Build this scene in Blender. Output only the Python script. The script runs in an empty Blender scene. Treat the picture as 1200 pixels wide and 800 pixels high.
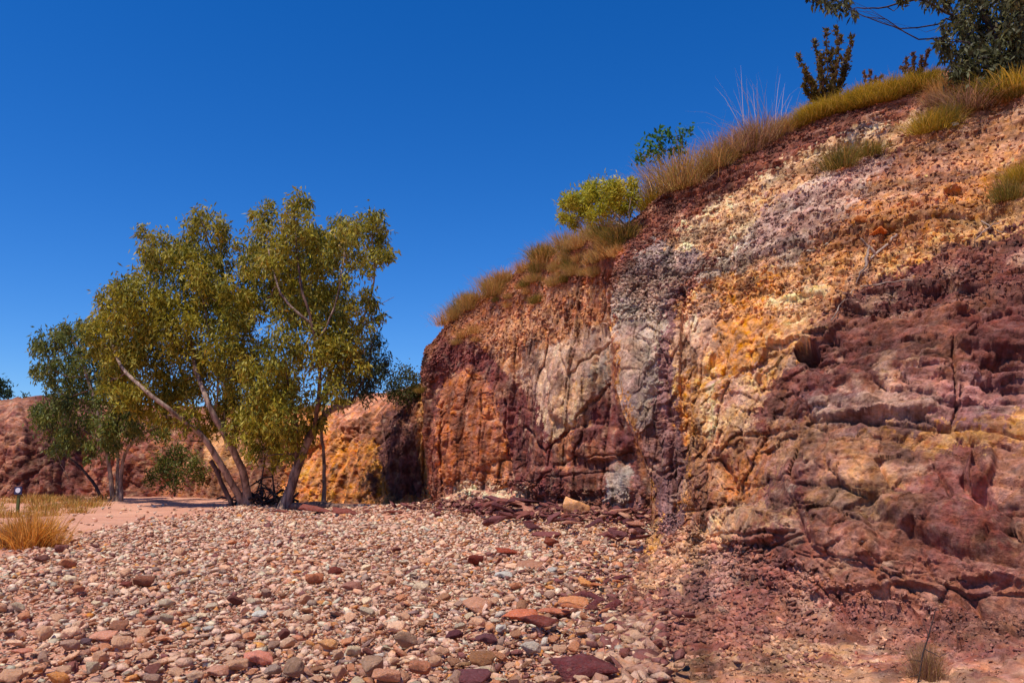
import bpy, bmesh, math, random
import numpy as np
from mathutils import Vector, Matrix
random.seed(7); rng = np.random.default_rng(11)
scene = bpy.context.scene
COL = scene.collection

# ------------------------------------------------------------------ camera
F = 960.0; CAMH = 1.6; PITCH = math.atan(148 / F)
cp, sp = math.cos(PITCH), math.sin(PITCH)
cam = bpy.data.cameras.new('camera'); camo = bpy.data.objects.new('camera', cam); COL.objects.link(camo)
camo.location = (0, 0, CAMH); camo.rotation_euler = (math.pi / 2 + PITCH, 0, 0)
cam.sensor_width = 36; cam.lens = 36 * F / 1200; cam.clip_start = .05; cam.clip_end = 2000
scene.camera = camo
# ------------------------------------------------------------------ light
SUN_EL = 66.0
sd = Vector((-0.66, -0.66, 0)).normalized() * math.cos(math.radians(SUN_EL)); sd.z = math.sin(math.radians(SUN_EL))
sun = bpy.data.lights.new('sun', 'SUN'); suno = bpy.data.objects.new('sun', sun); COL.objects.link(suno)
sun.energy = 4.8; sun.angle = math.radians(.5); sun.color = (1, .91, .78)
suno.rotation_euler = (-sd).to_track_quat('-Z', 'Y').to_euler()
world = bpy.data.worlds.new('World'); scene.world = world; world.use_nodes = True
wn = world.node_tree; bg = wn.nodes['Background']
sky = wn.nodes.new('ShaderNodeTexSky'); sky.sky_type = 'NISHITA'; sky.sun_disc = False
sky.sun_elevation = math.radians(SUN_EL); sky.sun_rotation = math.atan2(sd.x, sd.y)
sky.altitude = 700; sky.air_density = 1.0; sky.dust_density = .15; sky.ozone_density = 4.0
hs = wn.nodes.new('ShaderNodeHueSaturation'); hs.inputs['Saturation'].default_value = 1.36; hs.inputs['Value'].default_value = 1.0
wn.links.new(sky.outputs[0], hs.inputs['Color']); mu = wn.nodes.new('ShaderNodeVectorMath'); mu.operation = 'MULTIPLY'; mu.inputs[1].default_value = (.64, .81, 1.10)
wn.links.new(hs.outputs[0], mu.inputs[0]); wn.links.new(mu.outputs[0], bg.inputs[0])
bg.inputs[1].default_value = .128
scene.render.engine = 'CYCLES'
scene.view_settings.view_transform = 'Standard'; scene.view_settings.look = 'None'
scene.view_settings.exposure = 0; scene.view_settings.gamma = 1

# ------------------------------------------------------------------ helpers
def P(px, py, d):
    xv = (px - 600) / F; yv = (400 - py) / F
    Y = cp - yv * sp; Z = sp + yv * cp
    return np.array([xv / Y * d, d, CAMH + Z / Y * d])
def project(V):
    x = V[..., 0]; y = V[..., 1]; z = V[..., 2] - CAMH
    w = np.maximum(y * cp + z * sp, .05); v = z * cp - y * sp
    return 600 + F * x / w, 400 - F * v / w, np.where(y * cp + z * sp < .05, 1e6, w)
def G(px, py, z=0):
    yv = (400 - py) / F; Y = cp - yv * sp; Z = sp + yv * cp
    return P(px, py, (z - CAMH) / (Z / Y))
def lin(c):
    c = np.asarray(c, float) / 255
    return np.where(c <= .04045, c / 12.92, ((c + .055) / 1.055) ** 2.4)
def sstep(x, a, b):
    t = np.clip((x - a) / (b - a), 0, 1); return t * t * (3 - 2 * t)
PERM = np.random.default_rng(3).random(65536)
def h3(i, j, k, s=0):
    return PERM[((i * 73856093) ^ (j * 19349663) ^ (k * 83492791) ^ (s * 2654435)) & 65535]
def vnoise(p, s=0):
    i = np.floor(p).astype(np.int64); f = p - i; f = f * f * f * (f * (f * 6 - 15) + 10)
    r = 0
    for a in (0, 1):
        for b in (0, 1):
            for c in (0, 1):
                w = (f[..., 0] if a else 1 - f[..., 0]) * (f[..., 1] if b else 1 - f[..., 1]) * (f[..., 2] if c else 1 - f[..., 2])
                r = r + w * h3(i[..., 0] + a, i[..., 1] + b, i[..., 2] + c, s)
    return r * 2 - 1
def fbm(p, o=4, s=0):
    r = 0; a = 1; t = 0
    for k in range(o):
        r = r + a * vnoise(p * 2 ** k + 17.3 * k, s + k); t += a; a *= .5
    return r / t * 1.5
def voro(p, s=0):
    i = np.floor(p).astype(np.int64); d1 = np.full(p.shape[:-1], 9.); d2 = d1.copy(); cid = np.zeros(p.shape[:-1]); cv = np.zeros(p.shape)
    for a in (-1, 0, 1):
        for b in (-1, 0, 1):
            for c in (-1, 0, 1):
                I, J, K = i[..., 0] + a, i[..., 1] + b, i[..., 2] + c
                q = np.stack([I + h3(I, J, K, s + 1), J + h3(I, J, K, s + 2), K + h3(I, J, K, s + 3)], -1) - p
                d = np.sqrt((q * q).sum(-1)); m = d < d1
                d2 = np.where(m, d1, np.minimum(d2, d)); cid = np.where(m, h3(I, J, K, s + 4), cid)
                cv = np.where(m[..., None], q, cv); d1 = np.where(m, d, d1)
    return d1, d2, cid, cv
def tagobj(o, label=None, cat=None, group=None, kind=None):
    for k, v in (('label', label), ('category', cat), ('group', group), ('kind', kind)):
        if v: o[k] = v
    return o
def mesh_np(name, V, Fc, mat, cols=None, parent=None, smooth=False):
    V = np.asarray(V, float); me = bpy.data.meshes.new(name)
    Fc = np.asarray(Fc); n = Fc.shape[1]
    me.vertices.add(len(V)); me.vertices.foreach_set('co', V.astype(np.float32).ravel())
    me.loops.add(Fc.size); me.loops.foreach_set('vertex_index', Fc.astype(np.int32).ravel())
    me.polygons.add(len(Fc)); me.polygons.foreach_set('loop_start', np.arange(0, Fc.size, n, dtype=np.int32))
    me.polygons.foreach_set('loop_total', np.full(len(Fc), n, dtype=np.int32))
    me.update(calc_edges=True)
    if smooth: me.polygons.foreach_set('use_smooth', np.ones(len(Fc), bool))
    if cols is not None:
        at = me.attributes.new('Col', 'FLOAT_COLOR', 'POINT')
        c4 = np.ones((len(V), 4), np.float32); c4[:, :3] = cols; at.data.foreach_set('color', c4.ravel())
    me.validate()
    if mat: me.materials.append(mat)
    o = bpy.data.objects.new(name, me); COL.objects.link(o)
    if parent: o.parent = parent
    return o
def empty(name, loc, rz=0):
    o = bpy.data.objects.new(name, None); COL.objects.link(o); o.location = loc; o.rotation_euler = (0, 0, rz)
    o.empty_display_size = .2
    return o
def copy_tree(o, parent=None):
    c = o.copy(); COL.objects.link(c); c.parent = parent
    for ch in o.children: copy_tree(ch, c)
    return c

# ------------------------------------------------------------------ materials
def newmat(name):
    m = bpy.data.materials.new(name); m.use_nodes = True
    nt = m.node_tree; b = nt.nodes['Principled BSDF']; return m, nt, b
def noise_node(nt, scale, detail=6, rough=.6, vec=None, dist=0):
    n = nt.nodes.new('ShaderNodeTexNoise'); n.inputs['Scale'].default_value = scale; n.inputs['Detail'].default_value = detail
    n.inputs['Roughness'].default_value = rough; n.inputs['Distortion'].default_value = dist
    if vec: nt.links.new(vec, n.inputs['Vector'])
    return n
def mathn(nt, op, a, b=None):
    n = nt.nodes.new('ShaderNodeMath'); n.operation = op
    for i, v in enumerate((a, b)):
        if v is None: continue
        if isinstance(v, (int, float)): n.inputs[i].default_value = v
        else: nt.links.new(v, n.inputs[i])
    return n.outputs[0]
def mulcol(nt, col, fac):
    v = nt.nodes.new('ShaderNodeVectorMath'); v.operation = 'SCALE'
    nt.links.new(col, v.inputs[0]); nt.links.new(fac, v.inputs['Scale']); return v.outputs[0]
def rangen(nt, v, a, b, c, d):
    n = nt.nodes.new('ShaderNodeMapRange')
    for i, x in zip((1, 2, 3, 4), (a, b, c, d)): n.inputs[i].default_value = x
    nt.links.new(v, n.inputs[0]); return n.outputs[0]
def rock_mat(name, attr=True, base=None, s=1.0, bump=.04, var=.35, obj_rand=False):
    m, nt, b = newmat(name)
    tc = nt.nodes.new('ShaderNodeTexCoord'); vec = tc.outputs['Object']
    if attr:
        at = nt.nodes.new('ShaderNodeAttribute'); at.attribute_name = 'Col'; col = at.outputs['Color']
    elif base == 'obj':
        at = nt.nodes.new('ShaderNodeObjectInfo'); col = at.outputs['Color']
    else:
        at = nt.nodes.new('ShaderNodeRGB'); at.outputs[0].default_value = (*lin(base), 1); col = at.outputs[0]
    n1 = noise_node(nt, 3 * s, 8, .65, vec, .4); n2 = noise_node(nt, 22 * s, 6, .7, vec); n3 = noise_node(nt, 90 * s, 3, .6, vec)
    f = mathn(nt, 'MULTIPLY', rangen(nt, n1.outputs[0], .3, .7, 1 - var, 1 + var), rangen(nt, n2.outputs[0], .3, .7, 1 - var * .8, 1 + var * .8))
    c2 = mulcol(nt, col, f)
    hs = nt.nodes.new('ShaderNodeHueSaturation'); nt.links.new(c2, hs.inputs['Color'])
    nh = noise_node(nt, 7 * s, 4, .6, vec)
    nt.links.new(rangen(nt, nh.outputs[0], .3, .7, .494, .508), hs.inputs['Hue'])
    nt.links.new(rangen(nt, nh.outputs[1], .3, .7, .8, 1.2), hs.inputs['Saturation'])
    nt.links.new(hs.outputs[0], b.inputs['Base Color'])
    b.inputs['Roughness'].default_value = .9; b.inputs['Specular IOR Level'].default_value = .2
    vo = nt.nodes.new('ShaderNodeTexVoronoi'); vo.feature = 'F1'; vo.inputs['Scale'].default_value = 9 * s; nt.links.new(vec, vo.inputs['Vector'])
    vw = noise_node(nt, 5 * s, 3, .6, vec); mx = nt.nodes.new('ShaderNodeMix'); mx.data_type = 'VECTOR'
    mx.inputs[0].default_value = .25; nt.links.new(vec, mx.inputs[4]); nt.links.new(vw.outputs[1], mx.inputs[5]); nt.links.new(mx.outputs[1], vo.inputs['Vector'])
    hgt = mathn(nt, 'ADD', mathn(nt, 'MULTIPLY', n1.outputs[0], 2.0), mathn(nt, 'ADD', n2.outputs[0], mathn(nt, 'ADD', mathn(nt, 'MULTIPLY', n3.outputs[0], .35), mathn(nt, 'MULTIPLY', vo.outputs['Distance'], .8))))
    bp = nt.nodes.new('ShaderNodeBump'); bp.inputs['Distance'].default_value = bump; bp.inputs['Strength'].default_value = 1
    nt.links.new(hgt, bp.inputs['Height']); nt.links.new(bp.outputs[0], b.inputs['Normal'])
    return m
M_ROCK = rock_mat('ochre_rock', s=1.0, bump=.035)
M_ROCKF = rock_mat('ochre_rock_far', s=.6, bump=.07)
M_STONE = rock_mat('gravel_stone', s=2.2, bump=.012, var=.16)
M_BOULD = rock_mat('loose_stone', attr=False, base='obj', s=1.6, bump=.016, var=.26)
M_SAND = rock_mat('sand', s=2.5, bump=.012, var=.16)
def leaf_mat(name, trans=.35, rough=.55):
    m, nt, b = newmat(name)
    at = nt.nodes.new('ShaderNodeAttribute'); at.attribute_name = 'Col'
    nt.links.new(at.outputs['Color'], b.inputs['Base Color']); b.inputs['Roughness'].default_value = rough
    b.inputs['Specular IOR Level'].default_value = .3
    tr = nt.nodes.new('ShaderNodeBsdfTranslucent'); nt.links.new(at.outputs['Color'], tr.inputs[0])
    mx = nt.nodes.new('ShaderNodeMixShader'); mx.inputs[0].default_value = trans
    out = nt.nodes['Material Output']
    nt.links.new(b.outputs[0], mx.inputs[1]); nt.links.new(tr.outputs[0], mx.inputs[2]); nt.links.new(mx.outputs[0], out.inputs[0])
    return m
M_LEAF = leaf_mat('leaf'); M_GRASS = leaf_mat('dry_grass', .3, .7)
def bark_mat(name, a, bcol, sc=4):
    m, nt, b = newmat(name); tc = nt.nodes.new('ShaderNodeTexCoord')
    mp = nt.nodes.new('ShaderNodeMapping'); mp.inputs['Scale'].default_value = (sc, sc, sc * .25); nt.links.new(tc.outputs['Object'], mp.inputs[0])
    n = noise_node(nt, 1.5, 7, .6, mp.outputs[0], .5); r = nt.nodes.new('ShaderNodeValToRGB')
    r.color_ramp.elements[0].position = .38; r.color_ramp.elements[0].color = (*lin(bcol), 1)
    r.color_ramp.elements[1].position = .6; r.color_ramp.elements[1].color = (*lin(a), 1)
    nt.links.new(n.outputs[0], r.inputs[0]); nt.links.new(r.outputs[0], b.inputs['Base Color']); b.inputs['Roughness'].default_value = .8
    bp = nt.nodes.new('ShaderNodeBump'); bp.inputs['Distance'].default_value = .03; nt.links.new(n.outputs[0], bp.inputs['Height']); nt.links.new(bp.outputs[0], b.inputs['Normal'])
    return m
M_BARKW = bark_mat('white_bark', (172, 146, 126), (92, 68, 56)); M_BARKB = bark_mat('brown_bark', (120, 88, 72), (70, 48, 40))
M_BARKD = bark_mat('dark_bark', (72, 52, 46), (42, 30, 28)); M_DEAD = bark_mat('dead_wood', (175, 150, 132), (105, 82, 70))
def plain(name, c, rough=.6):
    m, nt, b = newmat(name); n = noise_node(nt, 25, 4); tc = nt.nodes.new('ShaderNodeTexCoord'); nt.links.new(tc.outputs['Object'], n.inputs[0])
    rgb = nt.nodes.new('ShaderNodeRGB'); rgb.outputs[0].default_value = (*lin(c), 1)
    nt.links.new(mulcol(nt, rgb.outputs[0], rangen(nt, n.outputs[0], .3, .7, .85, 1.12)), b.inputs['Base Color']); b.inputs['Roughness'].default_value = rough
    return m

# ------------------------------------------------------------------ cliff: control net of real points (foot .. crest), then plateau behind
mar, mard, purp, grey = (116, 62, 58), (84, 46, 44), (140, 108, 104), (160, 146, 134)
crm, tan, org, och = (208, 178, 140), (186, 138, 96), (200, 112, 42), (228, 152, 48)
rust, pink, brn, wht = (156, 84, 48), (200, 138, 120), (128, 84, 60), (222, 202, 182)
dirt, redb = (190, 146, 120), (112, 60, 46)
NEAR = [  # columns from the hidden recess behind the corner to behind the camera; rows foot..crest (px, py, distance) or world ('w',x,y,z)
 [(778, 604, 22.8), (775, 590, 22.8), (768, 545, 22.9), (748, 470, 22.9), (736, 380, 22.8), (736, 310, 22.6), (744, 264, 22.2)],
 [(772, 640, 14.6), (770, 612, 14.7), (762, 548, 14.8), (733, 470, 15.1), (722, 382, 15.6), (726, 312, 16.4), (741, 262, 17.6)],
 [(762, 645, 13.4), (763, 610, 13.5), (757, 545, 13.6), (729, 470, 14.0), (717, 380, 14.6), (722, 310, 15.4), (742, 261, 16.8)],
 [(752, 668, 12.3), (780, 622, 12.9), (780, 552, 13.2), (757, 470, 13.6), (748, 375, 14.2), (757, 298, 15.1), (770, 238, 16.4)],
 [(738, 690, 10.8), (802, 640, 12.2), (805, 562, 12.6), (792, 470, 13.0), (785, 370, 13.7), (800, 290, 14.8), (805, 213, 16.2)],
 [(725, 745, 8.2), (850, 680, 10.2), (860, 590, 11.0), (870, 480, 11.7), (860, 370, 12.7), (870, 270, 14.0), (880, 170, 15.7)],
 [(722, 800, 6.6), (960, 725, 8.0), (960, 620, 8.9), (965, 500, 9.9), (975, 370, 11.1), (975, 250, 12.8), (980, 128, 14.8)],
 [(735, 900, 4.9), (1080, 745, 7.0), (1080, 640, 7.9), (1085, 510, 8.9), (1090, 360, 10.2), (1090, 230, 12.0), (1095, 92, 14.0)],
 [(790, 1020, 3.7), (1210, 760, 6.2), (1210, 650, 7.1), (1210, 520, 8.1), (1210, 350, 9.4), (1210, 220, 11.0), (1210, 88, 13.0)],
 [('w', 1.3, 2.3, 0), ('w', 4.5, 4.4, .5), ('w', 5.1, 4.8, 1.1), ('w', 5.8, 5.2, 2), ('w', 6.9, 6, 3.5), ('w', 8.4, 7.0, 5.3), ('w', 10.2, 8.2, 7.9)],
 [('w', 1.9, 0, 0), ('w', 5, 0, .6), ('w', 5.6, 0, 1.1), ('w', 6.2, 0, 2), ('w', 7.3, 0, 3.5), ('w', 8.9, 0, 5.3), ('w', 10.8, 0, 7.9)],
 [('w', 3, -14, 0), ('w', 5.5, -14, .6), ('w', 6, -14, 1.1), ('w', 6.6, -14, 2), ('w', 8, -14, 3.5), ('w', 9.8, -14, 5.3), ('w', 12, -14, 7.6)]]
MID = [
 [(506, 589, 37), (505, 572, 37.2), (503, 530, 37.3), (500, 490, 37.5), (500, 450, 37.5), (504, 425, 37.5), (508, 408, 37.5)],
 [(515, 594, 31.6), (504, 575, 31.8), (500, 530, 32), (497, 485, 32), (496, 450, 32.2), (498, 425, 32.7), (504, 404, 33.6)],
 [(518, 595, 30.6), (508, 575, 30.8), (503, 530, 30.9), (499, 485, 31.1), (498, 450, 31.4), (499, 424, 31.9), (508, 398, 33)],
 [(545, 592, 29.8), (545, 570, 30.1), (543, 525, 30.3), (542, 475, 30.5), (540, 430, 30.8), (540, 395, 31.3), (540, 366, 32.2)],
 [(610, 594, 28.0), (608, 573, 28.2), (605, 530, 28.4), (600, 470, 28.7), (600, 415, 29.1), (598, 370, 29.7), (598, 325, 30.6)],
 [(660, 597, 26.0), (658, 580, 26.2), (652, 535, 26.4), (645, 468, 26.7), (642, 400, 27.2), (640, 345, 27.8), (641, 302, 28.6)],
 [(712, 601, 24.3), (712, 584, 24.5), (706, 538, 24.7), (698, 466, 24.9), (692, 388, 25.2), (690, 326, 25.5), (688, 280, 25.9)],
 [(778, 604, 22.8), (775, 590, 22.8), (768, 545, 22.9), (748, 470, 22.9), (736, 380, 22.8), (736, 310, 22.6), (744, 264, 22.2)]]
def lcol(fpx, fpy, fd, cpx, cpy, cd):
    f = [0, .12, .3, .5, .7, .86, 1]; g = [0, .03, .08, .16, .3, .55, 1]
    return [(fpx + (cpx - fpx) * a, fpy + (cpy - fpy) * a, fd + (cd - fd) * b) for a, b in zip(f, g)]
# the low bank that closes the view behind the grove
FAR = [lcol(-700, 590, 30, -700, 480, 40), lcol(-260, 592, 40, -260, 478, 46), lcol(-60, 590, 44, -60, 472, 50), lcol(10, 588, 44.5, 15, 468, 50),
       lcol(60, 588, 45, 60, 468, 51), lcol(110, 587, 45.5, 105, 472, 52), lcol(200, 587, 45.5, 200, 478, 53), lcol(300, 589, 41, 300, 482, 49),
       lcol(375, 590, 39.5, 370, 478, 46), lcol(430, 591, 38, 430, 464, 43.5), lcol(472, 591, 37.2, 470, 456, 41), lcol(490, 591, 37, 492, 448, 39.5), MID[0]]
def world_net(net, sink=.35):
    W = []
    for c in net:
        col = [np.array(q[1:], float) if q[0] == 'w' else P(*q) for q in c]
        lowd = col[0] - col[1]; lowd[2] = 0; lowd /= np.linalg.norm(lowd) + 1e-9
        z0 = max(col[0][2], 0)
        W.append([col[0] + lowd * .12 - np.array([0, 0, .45 + z0 * .3])] + col)
    W = np.array(W); C = W[:, -1]
    out = np.stack([np.interp(C[:, 0], [-40, -10, 0, 4], [0, .2, .6, .8]), np.ones(len(C)) * .8, C[:, 0] * 0], -1)
    out /= np.linalg.norm(out, axis=1, keepdims=True)
    R7 = C + out * 1.6 + np.array([0, 0, .15]); R8 = C + out * 9 + np.array([0, 0, .3]); R9 = C + out * 45 + np.array([0, 0, -.5]); R10 = C + out * 60; R10[:, 2] = -1
    return np.concatenate([W, np.stack([R7, R8, R9, R10], 1)], 1)
def cr(Q, t):   # Catmull-Rom along axis 0
    n = len(Q); i = np.clip(np.floor(t).astype(int), 0, n - 2); f = (t - i)[:, None, None]
    p0 = Q[np.maximum(i - 1, 0)]; p1 = Q[i]; p2 = Q[i + 1]; p3 = Q[np.minimum(i + 2, n - 1)]
    return .5 * (2 * p1 + (p2 - p0) * f + (2 * p0 - 5 * p1 + 4 * p2 - p3) * f * f + (3 * p1 - p0 - 3 * p2 + p3) * f ** 3)
def spread(counts): 
    t = [];
    for i, c in enumerate(counts): t += list(i + np.arange(c) / c)
    return np.array(t + [len(counts)])

# colour regions of the rock, each a polygon on the face (photo coordinates of the bare rock), main colour, second colour, second share
PO = [
 # far wall
 ([(-800, 400), (508, 400), (508, 700), (-800, 700)], (142, 84, 62), (100, 58, 52), .5, 1.2),
 ([(-800, 400), (-40, 440), (0, 480), (5, 600), (-800, 700)], mar, rust, .5, 1),
 ([(-5, 460), (45, 460), (38, 520), (20, 590), (-5, 590)], (172, 112, 88), mar, .45, 1),
 ([(38, 460), (115, 466), (130, 520), (120, 600), (0, 600), (28, 520)], mar, mard, .45, .8),
 ([(115, 460), (250, 466), (245, 510), (225, 530), (228, 600), (120, 600), (125, 510)], (128, 66, 58), (176, 112, 74), .45, 1.2),
 ([(225, 540), (300, 540), (310, 600), (225, 600)], (168, 112, 80), mar, .4, 1.5),
 ([(52, 480), (75, 476), (82, 530), (70, 600), (48, 600)], (78, 46, 46), mar, .3, 1.5),
 ([(96, 500), (112, 490), (120, 600), (98, 600)], (150, 86, 70), mar, .4, 1.5),
 ([(140, 520), (165, 500), (176, 600), (142, 600)], (112, 58, 56), rust, .35, 1.5),
 ([(236, 500), (262, 492), (300, 500), (306, 545), (240, 545)], (206, 146, 96), tan, .4, 1.5),
 ([(340, 480), (400, 470), (440, 520), (430, 560), (440, 610), (320, 610), (335, 540)], (226, 146, 62), (196, 110, 62), .4, 1.5),
 ([(385, 455), (430, 450), (465, 450), (460, 500), (420, 520), (390, 500)], (170, 104, 84), (215, 140, 100), .5, 1.5),
 ([(430, 520), (445, 505), (452, 540), (462, 600), (450, 605), (438, 560)], och, rust, .3, 2),
 ([(436, 515), (452, 482), (470, 478), (484, 500), (492, 560), (500, 600), (462, 602), (448, 550)], (124, 80, 82), mard, .4, 1.5),
 ([(490, 440), (510, 440), (512, 560), (500, 600), (488, 540)], (214, 152, 84), rust, .35, 2),
 ([(400, 585), (505, 580), (530, 625), (400, 625)], (210, 140, 80), rust, .4, 2),
 # middle wall
 ([(496, 385), (745, 225), (790, 600), (740, 640), (496, 620)], (168, 104, 66), redb, .42, 1.0),
 ([(560, 395), (640, 345), (716, 330), (714, 395), (655, 405), (612, 445), (585, 430)], (184, 130, 92), rust, .35, 1.4),
 ([(655, 290), (716, 275), (712, 345), (690, 330), (660, 330)], redb, rust, .35, 1.4),
 ([(605, 432), (650, 402), (714, 378), (716, 440), (693, 490), (655, 520), (628, 530), (612, 500), (598, 460)], (200, 160, 132), (160, 128, 118), .4, 1.6),
 ([(640, 470), (690, 440), (680, 500), (640, 520)], (214, 176, 140), tan, .35, 2),
 ([(690, 430), (712, 410), (712, 440), (695, 470)], grey, tan, .3, 2),
 ([(492, 430), (520, 392), (545, 400), (575, 415), (602, 440), (625, 470), (640, 520), (690, 500), (700, 470), (716, 445), (745, 520), (765, 620), (690, 610), (560, 604), (600, 590), (594, 520), (570, 460), (545, 440), (524, 452), (516, 500), (518, 600), (490, 600)], (118, 60, 58), (92, 46, 50), .45, 1.2),
 ([(520, 450), (550, 432), (576, 452), (590, 500), (598, 552), (597, 575), (560, 578), (518, 575), (510, 520), (512, 480)], (184, 108, 60), (140, 76, 50), .45, .9),
 ([(492, 450), (512, 440), (508, 520), (518, 600), (498, 600), (492, 540)], (128, 66, 48), (92, 56, 50), .4, 1.2),
 ([(650, 520), (672, 508), (675, 540), (655, 548)], (190, 118, 74), mar, .35, 2),
 ([(682, 520), (706, 512), (708, 540), (688, 545)], (176, 108, 88), mar, .35, 2),
 ([(606, 402), (632, 396), (628, 425), (615, 432)], (88, 72, 70), rust, .3, 2),
 ([(522, 572), (560, 566), (600, 572), (620, 566), (618, 582), (590, 592), (575, 604), (500, 615), (512, 590)], (226, 190, 158), (168, 106, 96), .4, 2.2),
 ([(510, 592), (545, 588), (575, 600), (560, 620), (500, 620)], (214, 158, 92), tan, .35, 2),
 ([(708, 546), (738, 540), (746, 560), (744, 596), (704, 594)], (160, 148, 144), (120, 100, 100), .4, 2),
 ([(738, 556), (752, 560), (752, 600), (740, 596)], (186, 128, 128), mar, .3, 2),
 # near bluff
 ([(713, 320), (742, 240), (1300, 60), (2500, 60), (2500, 1400), (700, 1400), (720, 700), (768, 600), (756, 545), (722, 470), (712, 400)], (150, 88, 64), mar, .5, .9),
 ([(714, 330), (738, 245), (805, 200), (920, 135), (1095, 70), (1100, 130), (1000, 165), (900, 212), (822, 262), (770, 288), (738, 330), (724, 360), (713, 420)], (110, 58, 48), (136, 76, 56), .45, 1.6),
 ([(770, 288), (822, 258), (900, 208), (972, 164), (1100, 128), (1085, 165), (985, 200), (905, 240), (850, 290), (800, 310), (762, 300)], (190, 140, 98), crm, .42, 1.3),
 ([(840, 312), (870, 270), (905, 238), (985, 198), (1065, 184), (1010, 240), (930, 300), (880, 318), (830, 330)], (150, 112, 106), (190, 162, 146), .42, 1.6),
 ([(1090, 140), (1230, 92), (1230, 160), (1120, 210), (1010, 262), (950, 288), (1010, 235), (1050, 190)], (132, 84, 64), (176, 122, 80), .5, 1.3),
 ([(812, 330), (838, 300), (878, 272), (884, 280), (850, 318), (822, 345)], wht, purp, .38, 2.5),
 ([(782, 380), (830, 328), (900, 316), (960, 290), (1050, 236), (1230, 158), (1230, 262), (1120, 278), (1050, 302), (1000, 345), (935, 405), (885, 455), (860, 450), (825, 520), (802, 560), (785, 470)], (194, 134, 78), (212, 156, 96), .5, 1.1),
 ([(1000, 245), (1080, 225), (1230, 160), (1230, 235), (1100, 262), (1040, 290), (960, 300)], (196, 128, 66), (156, 98, 60), .48, 1.4),
 ([(848, 345), (905, 326), (918, 360), (890, 400), (862, 440), (835, 480), (822, 470), (832, 415)], (218, 142, 58), (184, 124, 76), .42, 1.6),
 ([(870, 300), (930, 290), (940, 306), (890, 325), (860, 325)], (206, 180, 156), (190, 130, 90), .4, 2),
 ([(900, 350), (960, 310), (1010, 300), (1000, 345), (930, 405), (890, 420)], (196, 136, 82), (206, 158, 112), .45, 1.6),
 ([(787, 375), (845, 345), (840, 400), (812, 440), (790, 440)], (172, 126, 98), (200, 156, 128), .45, 1.8),
 ([(829, 450), (884, 412), (893, 470), (880, 520), (825, 545), (815, 492)], (194, 138, 118), (206, 160, 112), .5, 1.5),
 ([(720, 345), (742, 305), (766, 284), (806, 292), (832, 302), (802, 330), (783, 372), (780, 440), (786, 520), (752, 512), (738, 500), (724, 430)], (168, 148, 132), (134, 112, 112), .48, 1.5),
 ([(778, 330), (800, 318), (788, 372), (782, 440), (797, 520), (802, 600), (778, 625), (768, 600), (760, 548), (768, 470), (774, 400)], (138, 98, 98), (104, 68, 68), .42, 1.2),
 ([(795, 425), (812, 440), (806, 520), (812, 600), (798, 610), (796, 500)], (216, 146, 64), (160, 96, 70), .4, 1.6),
 ([(715, 375), (719, 375), (726, 450), (742, 505), (754, 512), (762, 560), (766, 600), (774, 655), (748, 662), (760, 620), (752, 560), (739, 512), (722, 460)], (206, 146, 74), (180, 126, 92), .45, 2.5),
 ([(806, 520), (880, 500), (940, 520), (905, 570), (860, 592), (800, 606)], (176, 120, 78), (130, 82, 66), .4, 1.2),
 ([(845, 545), (890, 520), (895, 560), (870, 585), (848, 580)], (190, 118, 64), (120, 72, 60), .4, 1.6),
 ([(740, 690), (770, 645), (800, 612), (870, 588), (940, 585), (940, 625), (860, 642), (800, 672), (770, 720), (730, 710)], (196, 148, 112), (154, 104, 84), .45, 1.5),
 ([(885, 520), (895, 450), (940, 400), (1000, 342), (1062, 300), (1120, 276), (1300, 258), (1500, 440), (1050, 452), (960, 462), (940, 495)], (110, 60, 56), (80, 44, 44), .42, 1.0),
 ([(1040, 440), (1120, 420), (1400, 410), (1400, 500), (1030, 500)], (152, 104, 104), (112, 66, 66), .46, .9),
 ([(938, 462), (1050, 448), (1092, 450), (1092, 500), (950, 496)], (120, 82, 82), (160, 128, 116), .36, 1.6),
 ([(900, 496), (1050, 496), (1090, 505), (1080, 530), (1030, 590), (960, 600), (905, 610), (885, 560)], (174, 126, 90), (140, 94, 82), .42, 1.4),
 ([(1025, 498), (1110, 500), (1400, 492), (1400, 516), (1080, 528), (1020, 524)], (208, 150, 88), (160, 100, 66), .42, 1.6),
 ([(898, 560), (918, 540), (940, 545), (945, 590), (920, 600), (895, 600)], (122, 66, 66), (188, 164, 148), .3, 1.6),
 ([(860, 640), (945, 598), (1020, 595), (1070, 550), (1090, 525), (1500, 516), (1600, 900), (1000, 790), (900, 780), (800, 775), (720, 790), (728, 700), (790, 690)], (128, 72, 66), (150, 100, 84), .4, 1.1),
 ([(1010, 640), (1060, 590), (1130, 570), (1190, 590), (1195, 625), (1100, 630), (1060, 650)], (150, 82, 74), (120, 64, 60), .4, 1.5),
 ([(760, 700), (830, 655), (870, 650), (860, 690), (800, 715)], (160, 118, 106), (120, 72, 70), .48, 2),
 ([(715, 790), (740, 768), (800, 752), (900, 760), (1000, 768), (1080, 772), (1600, 830), (2500, 1400), (500, 1400), (718, 850)], (182, 138, 106), (140, 88, 70), .36, 1.6),
 ([(1090, 730), (1300, 735), (1500, 900), (1150, 790)], (132, 74, 72), (160, 110, 90), .4, 1),
]
def inside(poly, x, y):
    p = np.array(poly, float); r = np.zeros(x.shape, bool); j = len(p) - 1
    for i in range(len(p)):
        xi, yi = p[i]; xj, yj = p[j]
        if yi != yj:
            r ^= ((yi > y) != (yj > y)) & (x < (xj - xi) * (y - yi) / (yj - yi) + xi)
        j = i
    return r
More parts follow.
